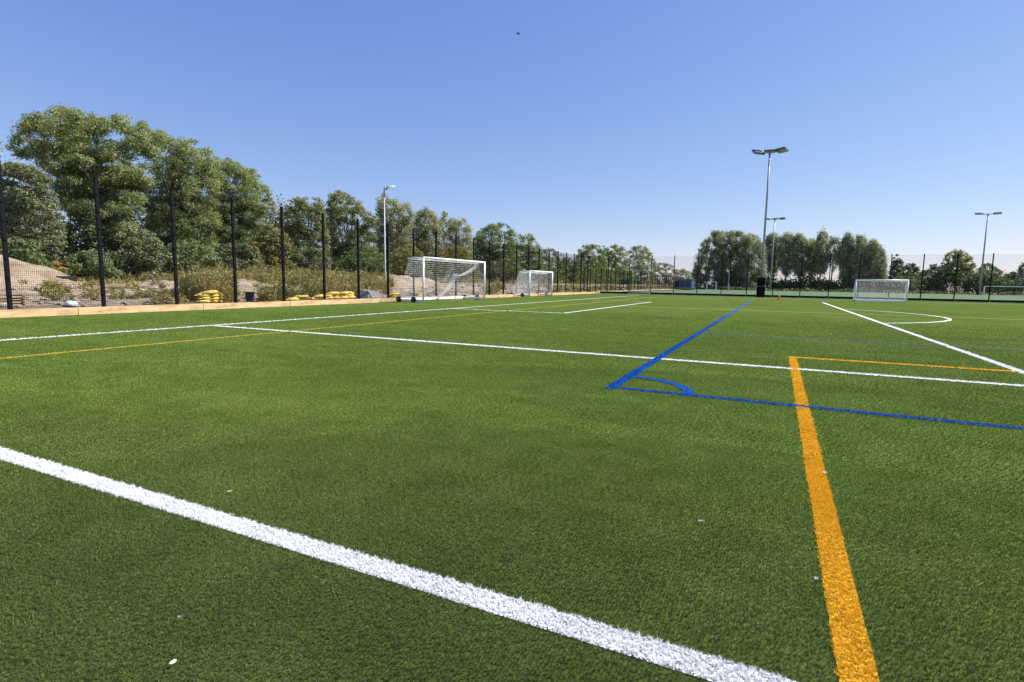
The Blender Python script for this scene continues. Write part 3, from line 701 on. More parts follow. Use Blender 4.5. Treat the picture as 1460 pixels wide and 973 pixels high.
# ---------------------------------------------------------------- things on the waste ground
def sack_mesh(seed, lx=.52, ly=.34, lz=.13):
    r = np.random.default_rng(seed); n = 14; m = 9; V = []; ph = r.random(6)*6.28
    for j in range(m+1):
        th = math.pi*j/m-math.pi/2
        for i in range(n):
            a = 2*math.pi*i/n; c = abs(math.cos(a))**.55*np.sign(math.cos(a)); s_ = abs(math.sin(a))**.55*np.sign(math.sin(a)); q = math.cos(th)**.5 if abs(math.cos(th)) > 1e-6 else 0
            k_ = 1+.06*math.sin(3*a+ph[0])+.04*math.sin(5*a+ph[1])
            x = c*q*lx/2*k_; y = s_*q*ly/2*k_; z = (math.sin(th)*lz/2)*(1+.22*math.sin(x*9+ph[2])+.2*math.cos(y*14+ph[3]))+lz/2
            V.append((x, y, max(z, 0)))
    F = [(j*n+i, j*n+(i+1) % n, (j+1)*n+(i+1) % n, (j+1)*n+i) for j in range(m) for i in range(n)]
    mb = MB(); mb.add(V, F)
    e = lx/2
    for sgn in (-1, 1): mb.add([(sgn*e*.93, -.09, lz*.42), (sgn*e*.93, .09, lz*.42), (sgn*(e+.06), .12, lz*.35), (sgn*(e+.06), -.12, lz*.35), (sgn*e*.93, -.09, lz*.52), (sgn*e*.93, .09, lz*.52), (sgn*(e+.06), .12, lz*.40), (sgn*(e+.06), -.12, lz*.40)], [(0, 1, 2, 3), (7, 6, 5, 4), (2, 3, 7, 6), (0, 3, 7, 4), (1, 2, 6, 5)])
    return mb.mesh('sandbag', M_yellow, True)
sacks = [sack_mesh(i) for i in range(5)]
def sandbags(u0, u1, X, rows, where):
    a = at_x(u0, X); b = at_x(u1, X); L = (b-a).length; ang = math.pi/2
    words = ['bottom', 'second', 'third', 'fourth', 'top']
    for r_, cnt in enumerate(rows):
        for c_ in range(cnt):
            t_ = (c_+.5)/cnt if cnt > 1 else .5
            sp = L if cnt > 1 else L
            y = a.y+(b.y-a.y)*t_
            o = link('sandbag', random.choice(sacks)); z0 = float(scrub_z(np.array([X]), np.array([y]))[0])
            o.location = (X+random.uniform(-.06, .06), y+random.uniform(-.05, .05), max(.10, z0)+r_*.125); o.rotation_euler = (random.uniform(-.08, .08), random.uniform(-.08, .08), ang+random.uniform(-.25, .25))
            sc = L/cnt/.52 if cnt > 1 else min(1.3, L/.52); sc = min(max(sc, .85), 1.5); o.scale = (sc, 1.25, 1.1)
            row = words[r_] if r_ < len(rows)-1 or len(rows) == 1 else 'top'
            side = '' if cnt == 1 else (['left end', 'right end'] if cnt == 2 else ['left end', 'middle', 'right end'] if cnt == 3 else ['left end', 'left of centre', 'right of centre', 'right end'])[c_]
            tag(o, ('yellow filled sandbag, %s row%s, %s' % (row, (', '+side) if side else '', where)), 'sandbag', 'yellow sandbags behind the left fence')
sandbags(281, 313, -21.3, [2, 2, 2, 1], 'in the neat stack left of the bucket')
sandbags(409, 447, -21.3, [3, 1], 'in the low heap right of the bucket')
sandbags(447, 463, -21.4, [2, 1], 'in the small pile touching the fence post')
sandbags(464, 482, -21.6, [2, 2, 1], 'in the middle heap beside the fence post')
sandbags(483, 503, -21.7, [2, 2, 2], 'in the heap next to the concrete block')
sandbags(555, 568, -21.3, [1, 1], 'behind the rear left wheel of the large goal')
sandbags(592, 601, -21.3, [1, 1], 'seen through the side net of the large goal')
bp = at_x(355.5, -21.5); bk = empty('bucket', (bp.x, bp.y, .10), 'black bucket standing behind the timber edging by a fence post', 'bucket')
MB().lathe([(.15, 0), (.155, .01), (.20, .42), (.215, .42), (.215, .45), (.19, .45), (.14, .03)], 20).build('bucket_body', M_bucket, bk, None, True)
MB().tube([(0, -.21, .40), (.1, -.16, .28), (.16, 0, .22), (.1, .16, .28), (0, .21, .40)], .006, 6).build('handle', M_galv, bk)
cb = at_x(525, -21.9); cbk = empty('concrete_block', (cb.x, cb.y, .12), 'grey sloped concrete block lying right of the sandbags', 'block', rz=.1)
b = MB(); b.add([(-.5, -.75, 0), (.5, -.75, 0), (.5, .75, 0), (-.5, .75, 0), (-.3, -.45, .42), (.3, -.45, .42), (.3, .62, .34), (-.3, .62, .34)], [(3, 2, 1, 0), (4, 5, 6, 7), (0, 1, 5, 4), (1, 2, 6, 5), (2, 3, 7, 6), (3, 0, 4, 7)]); b.build('block_body', M_concrete, cbk)
MB().tube([(0, -.1, .40), (0, -.08, .48), (0, .12, .48), (0, .14, .38)], .015, 6).build('lifting_loop', M_galv, cbk)
wb = at_x(99, -21.2); tag(link('white_bag', sack_mesh(9, .42, .28, .22), None, (wb.x, wb.y, .10)), 'crumpled white plastic bag between the first two fence posts', 'bag').data.materials.__setitem__(0, M_bag)
bc = on_plane(90, 404, at_x(90, -27.3)); cr = empty('black_crate', (bc.x, bc.y, bc.z-.12), 'black plastic crate lying on the gravel mound', 'crate', rz=.3)
MB().box(-.25, .25, -.42, -.38, .0, .42, .01).build('end_wall', M_rubber, cr); MB().box(-.25, .25, .38, .42, .0, .42, .01).build('end_wall', M_rubber, cr)
MB().box(-.25, -.21, -.379, .379, .0, .42, .01).build('side_wall', M_rubber, cr); MB().box(.21, .25, -.379, .379, .0, .42, .01).build('side_wall', M_rubber, cr)
MB().box(-.21, .21, -.379, .379, .0, .03, .005).build('crate_floor', M_rubber, cr)
ps = at_x(9, -21.9); pk = empty('plank_stack', (ps.x, ps.y-.15, .10), 'stack of weathered planks behind the leftmost fence post', 'planks')
plm = MB().box(-.10, .10, -.62, .62, 0, .05, .004).mesh('plank', M_oldwood)
for r_ in range(6):
    for c_ in range(3):
        if r_ == 5 and c_ == 0: continue
        link('plank', plm, pk, (-.25+c_*.25+random.uniform(-.03, .03), random.uniform(-.12, .12), r_*.085)).rotation_euler = (0, 0, random.uniform(-.05, .05))
    for s_ in (-.42, .42):
        if r_ < 5: link('batten', MB().box(-.4, .4, s_-.04, s_+.04, r_*.085+.052, r_*.085+.083).mesh('batten', M_oldwood), pk)
heap('gravel_mound', -30.2, 6.5, 6.2, 8.2, 2.15, M_gravel, 21, 'high pale gravel mound behind the fence at the left edge', 'mound', rough=.07)
heap('rubble_heap', -27.5, 35.5, 3.2, 6.5, .75, M_gravel, 31, 'pale rubble heap seen through the large goal', 'heap', rough=.16)
heap('rubble_heap', -26.0, 18.5, 2.6, 3.6, .40, M_rubble, 41, 'low grey rubble bank behind the second and third fence posts', 'heap', rough=.12)
# loose stones (uncountable)
def stones(n, fx, fy, s0, s1, name, mat, seed):
    r = np.random.default_rng(seed); V = []; F = []
    for i in range(n):
        x = fx(r); y = fy(r); z = float(scrub_z(np.array([x]), np.array([y]))[0]); s_ = s0+(s1-s0)*r.random()**3; k = len(V); ph = r.random()*6.28
        for (a, b_, c_) in ((0, 0, -.5), (1, 0, 0), (.31, .95, .1), (-.81, .59, 0), (-.81, -.59, .1), (.31, -.95, 0), (.1, .1, .55)):
            q = .75+.5*r.random(); V.append((x+(a*math.cos(ph)-b_*math.sin(ph))*s_*q, y+(a*math.sin(ph)+b_*math.cos(ph))*s_*q, z+c_*s_*q+s_*.2))
        for j in range(5): F += [(k, k+1+(j+1) % 5, k+1+j), (k+6, k+1+j, k+1+(j+1) % 5)]
    return tag(link(name, arr_mesh(name, V, F, mat)), kind='stuff')
stones(4200, lambda r: -21.2-18*r.random(), lambda r: 8+60*r.random()**1.1, .03, .20, 'loose_rubble', M_rub, 5)

# ---------------------------------------------------------------- vegetation
def leaf_cards(C, Nrm, L, W, r):
    n = len(C); up = r.normal(0, 1, (n, 3)); T = np.cross(Nrm, up); T /= np.linalg.norm(T, axis=1, keepdims=True)+1e-9
    B = np.cross(Nrm, T); l = (L*(.6+.8*r.random(n)))[:, None]/2; w = (W*(.6+.8*r.random(n)))[:, None]/2
    V = np.stack([C-T*l, C+B*w+T*l*.1, C+T*l, C-B*w+T*l*.1], 1).reshape(-1, 3)
    i = np.arange(n)[:, None]*4; F = i+np.array([[0, 1, 2, 3]]); return V, F
def in_poly(x, z, P):
    c = False; j = len(P)-1
    for i in range(len(P)):
        if (P[i][1] > z) != (P[j][1] > z) and x < (P[j][0]-P[i][0])*(z-P[i][1])/(P[j][1]-P[i][1])+P[i][0]: c = not c
        j = i
    return c
def tree(name, base, poly_px, leaf, label, cat='tree', group=None, lobe=.8, leaves=12000, L=.24, W=.10, dens=1.0, bark=M_bark, trunk=None, squash=.62, depth=None, seed=0, grow=(0, 0), limbs=10, tr=.16, bare=0, gap=0.0):
    r = np.random.default_rng(seed+100); rp = random.Random(seed)
    Bx = Vector((base.x, base.y, 0)); poly = []
    for (u, v) in poly_px:
        p = on_plane(u, v, Bx); poly.append((( p-Bx).dot(right0), p.z))
    lobe *= .82; gap *= .55
    xs = [p[0] for p in poly]; zs = [p[1] for p in poly]; x0, x1, z0, z1 = min(xs), max(xs), min(zs), max(zs)
    area = 0.5*abs(sum(poly[i][0]*poly[(i+1) % len(poly)][1]-poly[(i+1) % len(poly)][0]*poly[i][1] for i in range(len(poly))))
    Dc = Bx.dot(fwd0)
    D = depth if depth else min(4.5, .42*(x1-x0)); cx = sum(xs)/len(xs); cz = (z0+z1)/2
    leaves = int(leaves*1.3)
    nl = int(area/(lobe*lobe)*2.7*dens)+6; lobes = []; tries = 0
    shrink = lobe*.45
    bs = 1.75*lobe/.78/.82; boughs = []
    for _ in range(4000):
        x = rp.uniform(x0, x1); z = rp.uniform(z0, z1)
        if in_poly(x, z, poly) and all(((x-b[0])/1.25)**2+((z-b[1])*1.25)**2 > (bs*rp.uniform(.62, .9))**2 for b in boughs): boughs.append((x, z, rp.uniform(-1, 1)))
    while len(lobes) < nl and tries < nl*60:
        tries += 1
        if rp.random() < .60 and boughs:
            b = rp.choice(boughs); k_ = rp.gauss(0, .36)*bs; x = b[0]+k_; z = b[1]+k_*rp.choice((.25, -.3))+rp.gauss(0, .17)*bs; bd_ = b[2]*.6+rp.gauss(0, .22)
        else: x = rp.uniform(x0, x1); z = rp.uniform(z0, z1); bd_ = rp.uniform(-1, 1)
        if not in_poly(x, z, poly): continue
        if gap and math.sin(x*1.9+seed)+math.sin(z*1.7+seed*2) > 2-gap*2: continue
        ok = in_poly(x, min(z+shrink, z1*2), poly) and in_poly(x+shrink, z, poly) and in_poly(x-shrink, z, poly)
        rad = lobe*rp.uniform(.55, 1.2)
        if not ok: rad *= .55
        q = min(1, abs((x-cx)/((x1-x0)/2))); d = max(-1, min(1, bd_))*D*math.sqrt(max(.08, 1-q*q*.8))
        kk = 1+d/Dc; lobes.append((x*kk+(kk-1)*Bx.dot(right0), d, EYE+(z-EYE)*kk, rad*kk))
    A = np.array(lobes); wgt = A[:, 3]**2; wgt /= wgt.sum(); idx = r.choice(len(A), leaves, p=wgt)
    dirs = r.normal(0, 1, (leaves, 3)); dirs[:, 2] += .35; dirs /= np.linalg.norm(dirs, axis=1, keepdims=True)
    rad = A[idx, 3]*(.25+.95*r.random(leaves)**.75)
    # sub-clumps so that the outline breaks up
    jit = np.sin(dirs*7.0+idx[:, None]*1.7); rad = rad*(1+.22*jit[:, 0]*jit[:, 1]+.16*jit[:, 2])
    loc = dirs*rad[:, None]; loc[:, 2] *= squash; loc[:, 0] += grow[0]*loc[:, 2]; 
    C2 = A[idx][:, :3]+loc
    R0 = np.array(right0); F0 = np.array(fwd0)
    C = C2[:, :1]*R0+C2[:, 1:2]*F0; C[:, 2] = C2[:, 2]
    N = dirs[:, :1]*R0+dirs[:, 1:2]*F0; N[:, 2] = dirs[:, 2]+.3; N += r.normal(0, .42, N.shape); N /= np.linalg.norm(N, axis=1, keepdims=True)
    V, F = leaf_cards(C, N, L, W, r)
    root = empty(name, (Bx.x, Bx.y, 0), label, cat, group)
    link('crown' if cat == 'tree' else 'foliage', arr_mesh('crown', V, F, leaf), root)
    # trunk and limbs
    tb = MB(); tx = (cx if trunk is None else trunk); sp = (z0+z1)/2
    def wpt(x, d, z): return Vector((R0[0]*x+F0[0]*d, R0[1]*x+F0[1]*d, z))
    Hh = z1
    tops = [(cx*.6+tx*.4+rp.uniform(-.1, .1)*(x1-x0), rp.uniform(-.3, .3)*D, z0+(z1-z0)*rp.uniform(.6, .8)) for _ in range(1 if cat == 'tree' and (x1-x0) < 5 else 3)]
    stem = []
    for (ex, ed, ez) in tops:
        n_ = 7; P_ = [wpt(tx+(ex-tx)*(i/n_)**1.5+rp.uniform(-.04, .04)*Hh*.3*(0 < i < n_), ed*(i/n_)**1.3, -.1+(ez+.1)*i/n_) for i in range(n_+1)]
        r0_ = tr*(1 if len(tops) == 1 else .75); tb.tube(P_, [r0_*(1-.82*i/n_)+.015 for i in range(n_+1)], 7); stem.append(P_)
    for i in range(limbs+bare):
        P_ = rp.choice(stem); j = rp.randint(2, 6); a = P_[j]; lb = A[rp.randrange(len(A))]; e = wpt(lb[0], lb[1], lb[2]+(lb[3]*.5 if i >= limbs else 0))
        if e.z < a.z-.5: continue
        m1_ = a.lerp(e, .35)+Vector((0, 0, .10*(e-a).length)); m2_ = a.lerp(e, .7)+Vector((rp.uniform(-.2, .2), rp.uniform(-.2, .2), .08*(e-a).length))
        rr_ = tr*(.34 if i < limbs else .22)*(1-j/9); tb.tube([a, m1_, m2_, e], [rr_, rr_*.7, rr_*.42, .012], 5)
    tb.build('trunk' if cat == 'tree' else 'stem', bark, root)
    return root
TG = 'trees behind the left fence'
def LT(u, X=-45): return at_x(u, X)
tree('willow_tree', LT(150, -44), [(14, 206), (32, 180), (50, 155), (88, 151), (130, 166), (170, 166), (208, 176), (222, 215), (212, 262), (190, 335), (150, 352), (118, 322), (92, 300), (68, 272), (72, 250), (48, 232), (30, 228), (12, 216)],
     L_willow, 'tallest willow at the far left with a broad leaning crown', group=TG, leaves=84000, L=.18, W=.066, lobe=.78, seed=1, trunk=1.0, limbs=34, tr=.34, dens=1.1, gap=.06, depth=3.4)
tree('willow_tree', LT(-30, -46), [(-150, 200), (-100, 185), (-60, 186), (-26, 192), (-8, 194), (-6, 206), (-12, 222), (-30, 235), (-50, 330), (-90, 380), (-150, 380)], L_willow, 'willow cut by the left edge with one branch tip in view', group=TG, leaves=9000, seed=2, limbs=14, tr=.3)
tree('scrub_tree', LT(25, -40), [(-40, 250), (-10, 236), (20, 232), (50, 238), (72, 258), (84, 290), (90, 345), (74, 385), (0, 392), (-40, 392)], L_dull, 'dull grey-green tree with bare branches behind the mound', group=TG, leaves=26000, L=.17, W=.09, lobe=.62, seed=3, limbs=22, bare=26, tr=.16, bark=M_barkp, dens=.8, gap=.12)
tree('willow_tree', LT(245, -44), [(200, 176), (222, 183), (250, 200), (264, 194), (290, 205), (302, 222), (312, 262), (312, 330), (300, 385), (215, 392), (196, 350), (205, 290), (214, 240), (208, 205)], L_willow, 'second willow, right of the tallest one, foliage down to the ground', group=TG, leaves=56000, L=.18, W=.066, lobe=.75, seed=4, limbs=26, tr=.28, gap=.0, dens=1.15)
tree('willow_tree', LT(338, -43), [(296, 222), (325, 226), (346, 238), (366, 241), (378, 262), (389, 290), (378, 308), (372, 330), (362, 385), (300, 392), (290, 340), (292, 270)], L_willow, 'third willow with its right side open to the sky', group=TG, leaves=52000, L=.18, W=.066, lobe=.72, seed=5, limbs=24, tr=.24, bare=8, gap=.03, dens=1.15)
tree('hawthorn_tree', LT(385, -41), [(345, 352), (362, 325), (385, 320), (404, 332), (420, 350), (424, 394), (345, 397)], L_yell, 'low yellow-green tree between the third willow and its neighbour', group=TG, leaves=13000, L=.2, W=.1, lobe=.6, seed=6, tr=.12)
tree('poplar_tree', LT(438, -45), [(408, 312), (414, 287), (424, 282), (438, 283), (444, 298), (448, 284), (456, 284), (464, 304), (468, 330), (468, 392), (404, 394), (404, 340)], L_poplar, 'grey-green tree with two ragged tops right of the gap', group=TG, leaves=18000, L=.25, W=.1, lobe=.68, seed=7, tr=.2, limbs=16, gap=.04, dens=1.15)
tree('poplar_tree', LT(490, -46), [(462, 300), (466, 284), (480, 272), (494, 275), (508, 284), (520, 300), (536, 308), (538, 392), (464, 394)], L_poplar, 'round-topped dark green tree with one high crest mid left', group=TG, leaves=19000, L=.26, W=.11, lobe=.72, seed=8, tr=.22, limbs=16, gap=.0, dens=1.15)
tree('poplar_tree', LT(560, -46), [(534, 306), (538, 284), (547, 276), (556, 288), (566, 284), (574, 294), (582, 290), (590, 304), (594, 392), (534, 395)], L_silver, 'pale silvery tree with spiky top behind the lamp post', group=TG, leaves=18000, L=.27, W=.10, lobe=.62, seed=9, tr=.2, limbs=16, gap=.12, bark=M_barkp, squash=1.1)
tree('poplar_tree', LT(606, -47), [(588, 310), (596, 300), (610, 298), (624, 308), (630, 330), (632, 392), (588, 394)], L_silver, 'pale silvery tree rising over the left end of the large goal', group=TG, leaves=12000, L=.29, W=.11, lobe=.64, seed=10, tr=.18, bark=M_barkp, gap=.12, squash=1.1)
tree('poplar_tree', LT(646, -48), [(624, 318), (634, 301), (643, 312), (652, 314), (662, 312), (672, 326), (676, 350), (674, 394), (624, 396)], L_silver, 'pale silvery tree over the middle of the large goal', group=TG, leaves=12000, L=.31, W=.12, lobe=.68, seed=11, tr=.18, bark=M_barkp, gap=.12, squash=1.0)
tree('oak_tree', LT(706, -48), [(676, 345), (681, 328), (694, 323), (707, 317), (719, 319), (730, 324), (737, 338), (742, 394), (674, 397)], L_green, 'dense dark green rounded tree between the two wheeled goals', group=TG, leaves=15000, L=.32, W=.15, lobe=.85, seed=12, tr=.25)
tree('poplar_tree', LT(752, -49), [(732, 345), (740, 335), (755, 332), (764, 344), (772, 354), (776, 398), (732, 399)], L_poplar, 'grey-green tree behind the smaller wheeled goal', group=TG, leaves=9000, L=.36, W=.15, lobe=.85, seed=13, tr=.2)
tree('poplar_tree', LT(795, -50), [(766, 360), (778, 352), (798, 360), (816, 368), (834, 366), (838, 402), (766, 401)], L_dull, 'low dull tree by the corner where the two fences meet', group=TG, leaves=9000, L=.4, W=.16, lobe=.9, seed=14, tr=.2)
# undergrowth below the left trees
US = 'shrubs under the left trees'
for i, (u, X, pl, lf, lb) in enumerate([
    (20, -37, [(-30, 350), (10, 338), (48, 346), (60, 372), (92, 392), (100, 402), (-30, 402)], L_green, 'green bramble thicket right above the gravel mound'),
    (84, -38, [(62, 378), (70, 374), (80, 377), (85, 386), (80, 392), (66, 388)], L_orange, 'small orange-brown bush at the shoulder of the gravel mound'),
    (120, -38, [(84, 388), (100, 366), (124, 356), (150, 364), (164, 386), (168, 404), (86, 406)], L_green, 'mid green bush just right of the gravel mound'),
    (200, -39, [(150, 372), (164, 338), (190, 322), (216, 330), (232, 352), (238, 398), (180, 402), (150, 396)], L_dull, 'big grey-green bush in front of the willow trunks'),
    (120, -43.5, [(78, 350), (92, 318), (118, 308), (146, 314), (168, 330), (176, 398), (80, 398)], L_green, 'shaded bush between the mound and the willow trunks'),
    (268, -38, [(232, 360), (250, 346), (276, 344), (300, 356), (314, 372), (316, 400), (230, 402)], L_green, 'rich green shrub behind the tall weeds'),
    (345, -39, [(306, 372), (322, 350), (345, 346), (366, 356), (378, 398), (306, 400)], L_dull, 'olive shrub under the third willow'),
    (444, -39, [(410, 376), (424, 356), (448, 352), (468, 362), (478, 396), (410, 400)], L_dull, 'dull green shrub left of the concrete block'),
    (515, -40, [(478, 376), (495, 356), (522, 350), (545, 362), (556, 380), (556, 400), (478, 402)], L_green, 'green shrub beneath the round-topped tree'),
    (580, -41, [(545, 378), (562, 356), (588, 350), (606, 362), (616, 396), (545, 402)], L_yell, 'yellow-green shrub behind the large goal, left part'),
    (642, -42, [(612, 372), (628, 352), (655, 350), (676, 362), (684, 396), (612, 400)], L_yell, 'yellow-green shrub behind the large goal, right part'),
    (716, -43, [(690, 388), (700, 372), (722, 368), (740, 378), (748, 406), (690, 407)], L_dull, 'grey-green shrub in the gap between the wheeled goals')]):
    tree('shrub', LT(u, X), pl, lf, lb, 'shrub', US, leaves=7000, L=.19 if u < 400 else .24, W=.11, lobe=.55, seed=40+i, limbs=6, tr=.05, depth=2.0)
# middle group
MGp = 'trees beyond the left end of the far pitch'
def MT(u, Y): return at_y(u, Y)
for i, (u, X, pl, lf, lb) in enumerate([
    (842, -48, [(820, 372), (824, 356), (832, 351), (848, 348), (862, 352), (866, 372), (864, 404), (822, 404)], L_willow, 'rounded yellowish green tree right of the fence corner'),
    (876, -47, [(856, 362), (866, 352), (878, 349), (890, 354), (896, 368), (896, 406), (858, 405)], L_willow, 'middle one of the three rounded trees beyond the gate'),
    (912, -46, [(890, 362), (900, 352), (908, 350), (922, 352), (931, 364), (936, 376), (936, 408), (890, 406)], L_willow, 'rightmost of the three rounded trees beyond the gate'),
    (948, -42, [(932, 378), (944, 373), (956, 377), (966, 383), (970, 408), (932, 408)], L_dull, 'low dark tree left of the blue-grey shelter'),
    (976, -40, [(962, 386), (974, 382), (986, 388), (994, 392), (996, 410), (962, 409)], L_poplar, 'low tree right behind the blue-grey shelter')]):
    tree('round_tree' if i < 3 else 'low_tree', at_x(u, X-2), pl, lf, lb, group=MGp, leaves=11000 if i < 3 else 5000, L=.48, W=.22, lobe=1.15, seed=70+i, tr=.25)
FGp = 'trees in the row behind the far pitch'
for i, (u, Y, pl, lf, lb, lv, gp) in enumerate([
    (1010, 158, [(986, 392), (990, 376), (996, 360), (1004, 342), (1016, 331), (1028, 330), (1036, 340), (1038, 410), (990, 411)], L_hazed, 'big dark round tree at the left end of the far row', 13000, 0),
    (1042, 162, [(1024, 345), (1030, 331), (1044, 330), (1058, 331), (1064, 345), (1066, 411), (1022, 411)], L_hazed, 'dense tall tree directly behind the pale post', 12000, 0),
    (1074, 160, [(1056, 345), (1064, 334), (1078, 335), (1088, 343), (1092, 365), (1090, 412), (1056, 412)], L_hazed, 'lighter green tree just left of the tall padded mast', 10000, 0),
    (1102, 170, [(1088, 350), (1093, 336), (1104, 333), (1114, 340), (1116, 372), (1108, 388), (1094, 390)], L_hazed, 'first slender poplar right of the tall padded mast', 5200, .25),
    (1122, 168, [(1110, 352), (1114, 337), (1124, 334), (1134, 340), (1136, 380), (1124, 394), (1112, 388)], L_hazed, 'second slender poplar right of the tall padded mast', 5200, .25),
    (1142, 170, [(1130, 350), (1133, 336), (1143, 335), (1154, 342), (1156, 380), (1144, 394), (1132, 390)], L_hazed, 'poplar in the middle of the row with sky showing below it', 5200, .25),
    (1160, 172, [(1150, 356), (1154, 343), (1162, 342), (1168, 352), (1169, 384), (1158, 394), (1150, 386)], L_hazed, 'short narrow poplar in a dip of the tree row', 3800, .3),
    (1174, 169, [(1163, 352), (1167, 336), (1174, 331), (1181, 338), (1182, 372), (1176, 392), (1165, 390)], L_hazed, 'narrow pointed poplar, highest of the slender ones', 4200, .2),
    (1190, 171, [(1180, 356), (1185, 336), (1192, 337), (1199, 348), (1198, 372), (1188, 388), (1181, 376)], L_silver, 'thin half-bare poplar showing sky through its crown', 1500, .5),
    (1209, 170, [(1196, 362), (1202, 342), (1209, 335), (1217, 342), (1219, 366), (1220, 400), (1197, 402)], L_hazed, 'poplar left of the last pair at the right end of the row', 6000, .1),
    (1227, 169, [(1215, 352), (1222, 337), (1230, 337), (1238, 346), (1241, 370), (1240, 412), (1214, 412)], L_hazed, 'second last poplar at the right end of the row', 6500, .1),
    (1247, 170, [(1234, 358), (1240, 344), (1248, 345), (1257, 353), (1264, 372), (1266, 414), (1236, 413)], L_hazed, 'last and lowest poplar at the right end of the row', 6500, .05)]):
    tree('poplar_tree' if i > 2 else 'round_tree', MT(u, Y), pl, lf, lb, group=FGp, leaves=int(lv*2.3), L=.40, W=.15, lobe=1.1 if i < 3 else .9, seed=90+i, tr=.28 if i < 3 else .2, limbs=10, gap=gp, squash=1.0 if i < 3 else 1.7, depth=3.5 if i < 3 else 1.8, bark=M_bark)
for i, (u, Y, pl, lf, lb, lv, gp) in enumerate([
    (1279, 190, [(1266, 412), (1268, 392), (1272, 378), (1276, 366), (1279, 361), (1283, 368), (1287, 380), (1291, 394), (1292, 413)], L_dark, 'dark pointed conifer right of the poplar row', 4200, .05),
    (1300, 192, [(1288, 396), (1292, 378), (1300, 374), (1308, 380), (1312, 392), (1312, 414), (1288, 414)], L_dark, 'dark pine beside the pointed conifer', 4000, .12),
    (1330, 195, [(1308, 394), (1318, 384), (1332, 376), (1344, 382), (1348, 398), (1348, 415), (1308, 415)], L_dark, 'wide dark pine behind the right post of the five-a-side goal', 4600, .15),
    (1366, 188, [(1342, 378), (1350, 362), (1362, 356), (1374, 357), (1384, 366), (1390, 380), (1386, 398), (1370, 406), (1350, 400)], L_silver, 'airy pale green round tree left of the right floodlight mast', 6500, .3),
    (1410, 196, [(1394, 396), (1398, 380), (1408, 375), (1416, 378), (1426, 386), (1432, 400), (1430, 417), (1394, 416)], L_dark, 'dark pine right beside the right floodlight mast', 4600, .12),
    (1440, 200, [(1426, 402), (1434, 392), (1446, 388), (1452, 396), (1454, 418), (1426, 417)], L_dark, 'small dark pine near the right edge', 3000, .15),
    (1462, 196, [(1448, 392), (1454, 380), (1464, 374), (1478, 380), (1490, 400), (1490, 419), (1448, 418)], L_dull, 'dull tree cut by the right edge of the picture', 4500, .15),
    (1388, 205, [(1376, 402), (1382, 392), (1392, 390), (1400, 398), (1402, 416), (1376, 416)], L_dark, 'low dark tree behind the right floodlight mast', 2600, .0)]):
    tree('pine_tree' if lf is L_dark else 'round_tree', MT(u, Y), pl, lf, lb, group='trees at the far right', leaves=lv, L=.55, W=.26, lobe=1.0, seed=120+i, tr=.2, limbs=9, gap=gp, squash=.6, depth=3.0)
# dark understorey belts that read as one mass
def belt(name, x0, y0, x1, y1, h, n, leaf, seed, w=4.0, L=.6):
    r = np.random.default_rng(seed); t_ = r.random(n); hh = h*(.55+.45*np.sin(t_*41+seed)*np.sin(t_*17)+.25*r.random(n))*r.random(n)**.6
    C = np.stack([x0+(x1-x0)*t_+r.normal(0, w/3, n), y0+(y1-y0)*t_+r.normal(0, w/3, n), np.abs(hh)], 1)
    N = r.normal(0, 1, (n, 3)); N[:, 2] += .5; N /= np.linalg.norm(N, axis=1, keepdims=True)
    V, F = leaf_cards(C, N, L, L*.55, r); return tag(link(name, arr_mesh(name, V, F, leaf)), kind='stuff')
belt('understorey', -14, 166, 32, 172, 4.2, 12000, L_dark, 1)
belt('understorey', 30, 186, 120, 190, 6.5, 26000, L_dark, 2, 5)
belt('understorey', -48, -5, -51, 105, 8.8, 80000, L_dull, 3, 4.0, .34)
belt('understorey', -49, 100, -46, 190, 7.0, 18000, L_green, 4, 4.0, .55)
belt('dry_grass_bank', -20, 151.5, 110, 152.5, .7, 9000, L_dull, 5, 2.0, .5)
belt('dry_grass_bank', -24.5, 62, -24.5, 150, .8, 12000, L_weed, 6, 3.0, .4)

# weeds on the waste ground
def weeds(name, spots, leaf, seed):
    r = np.random.default_rng(seed); Cs = []; Ns = []; Ls = []; V = []; F = []
    for (x, y, h, w, n) in spots:
        z = float(scrub_z(np.array([x]), np.array([y]))[0])
        for s_ in range(n):
            a = r.random()*6.28; d = w*math.sqrt(r.random()); bx, by = x+d*math.cos(a)*.5, y+d*math.sin(a)*.5; hh = h*(.5+.6*r.random()); lx, ly = r.normal(0, .16, 2)*hh
            k = len(V); q = .008+.004*r.random(); V += [(bx-q, by-q, z), (bx+q, by+q, z), (bx+lx, by+ly, z+hh)]; F.append((k, k+1, k+2, k+2))
            m = 7; t_ = .2+.8*r.random(m)
            Cs.append(np.stack([bx+lx*t_+r.normal(0, .05, m), by+ly*t_+r.normal(0, .05, m), z+hh*t_], 1))
    C = np.concatenate(Cs); N = r.normal(0, 1, C.shape); N[:, 2] += .4; N /= np.linalg.norm(N, axis=1, keepdims=True)
    V2, F2 = leaf_cards(C, N, .13, .05, r); F = np.concatenate([np.array([(a, b_, c_) for (a, b_, c_, d_) in F])])
    n0 = len(V); F2 = F2+n0; tri = np.concatenate([F, F2[:, [0, 1, 2]], F2[:, [0, 2, 3]]]); VV = np.concatenate([np.array(V), V2])
    return tag(link(name, arr_mesh(name, VV, tri, leaf)), kind='stuff')
spots = []
rw = random.Random(5)
def wpatch(u0, u1, X0, X1, n, h0, h1, den=16):
    for _ in range(n):
        X = rw.uniform(X0, X1); p = at_x(rw.uniform(u0, u1), X); spots.append((X, p.y, rw.uniform(h0, h1), rw.uniform(.25, .6), den))
wpatch(258, 332, -24.5, -21.6, 60, .7, 1.6); wpatch(222, 262, -23.5, -21.3, 10, .2, .5); wpatch(372, 424, -24, -21.8, 26, .3, .9)
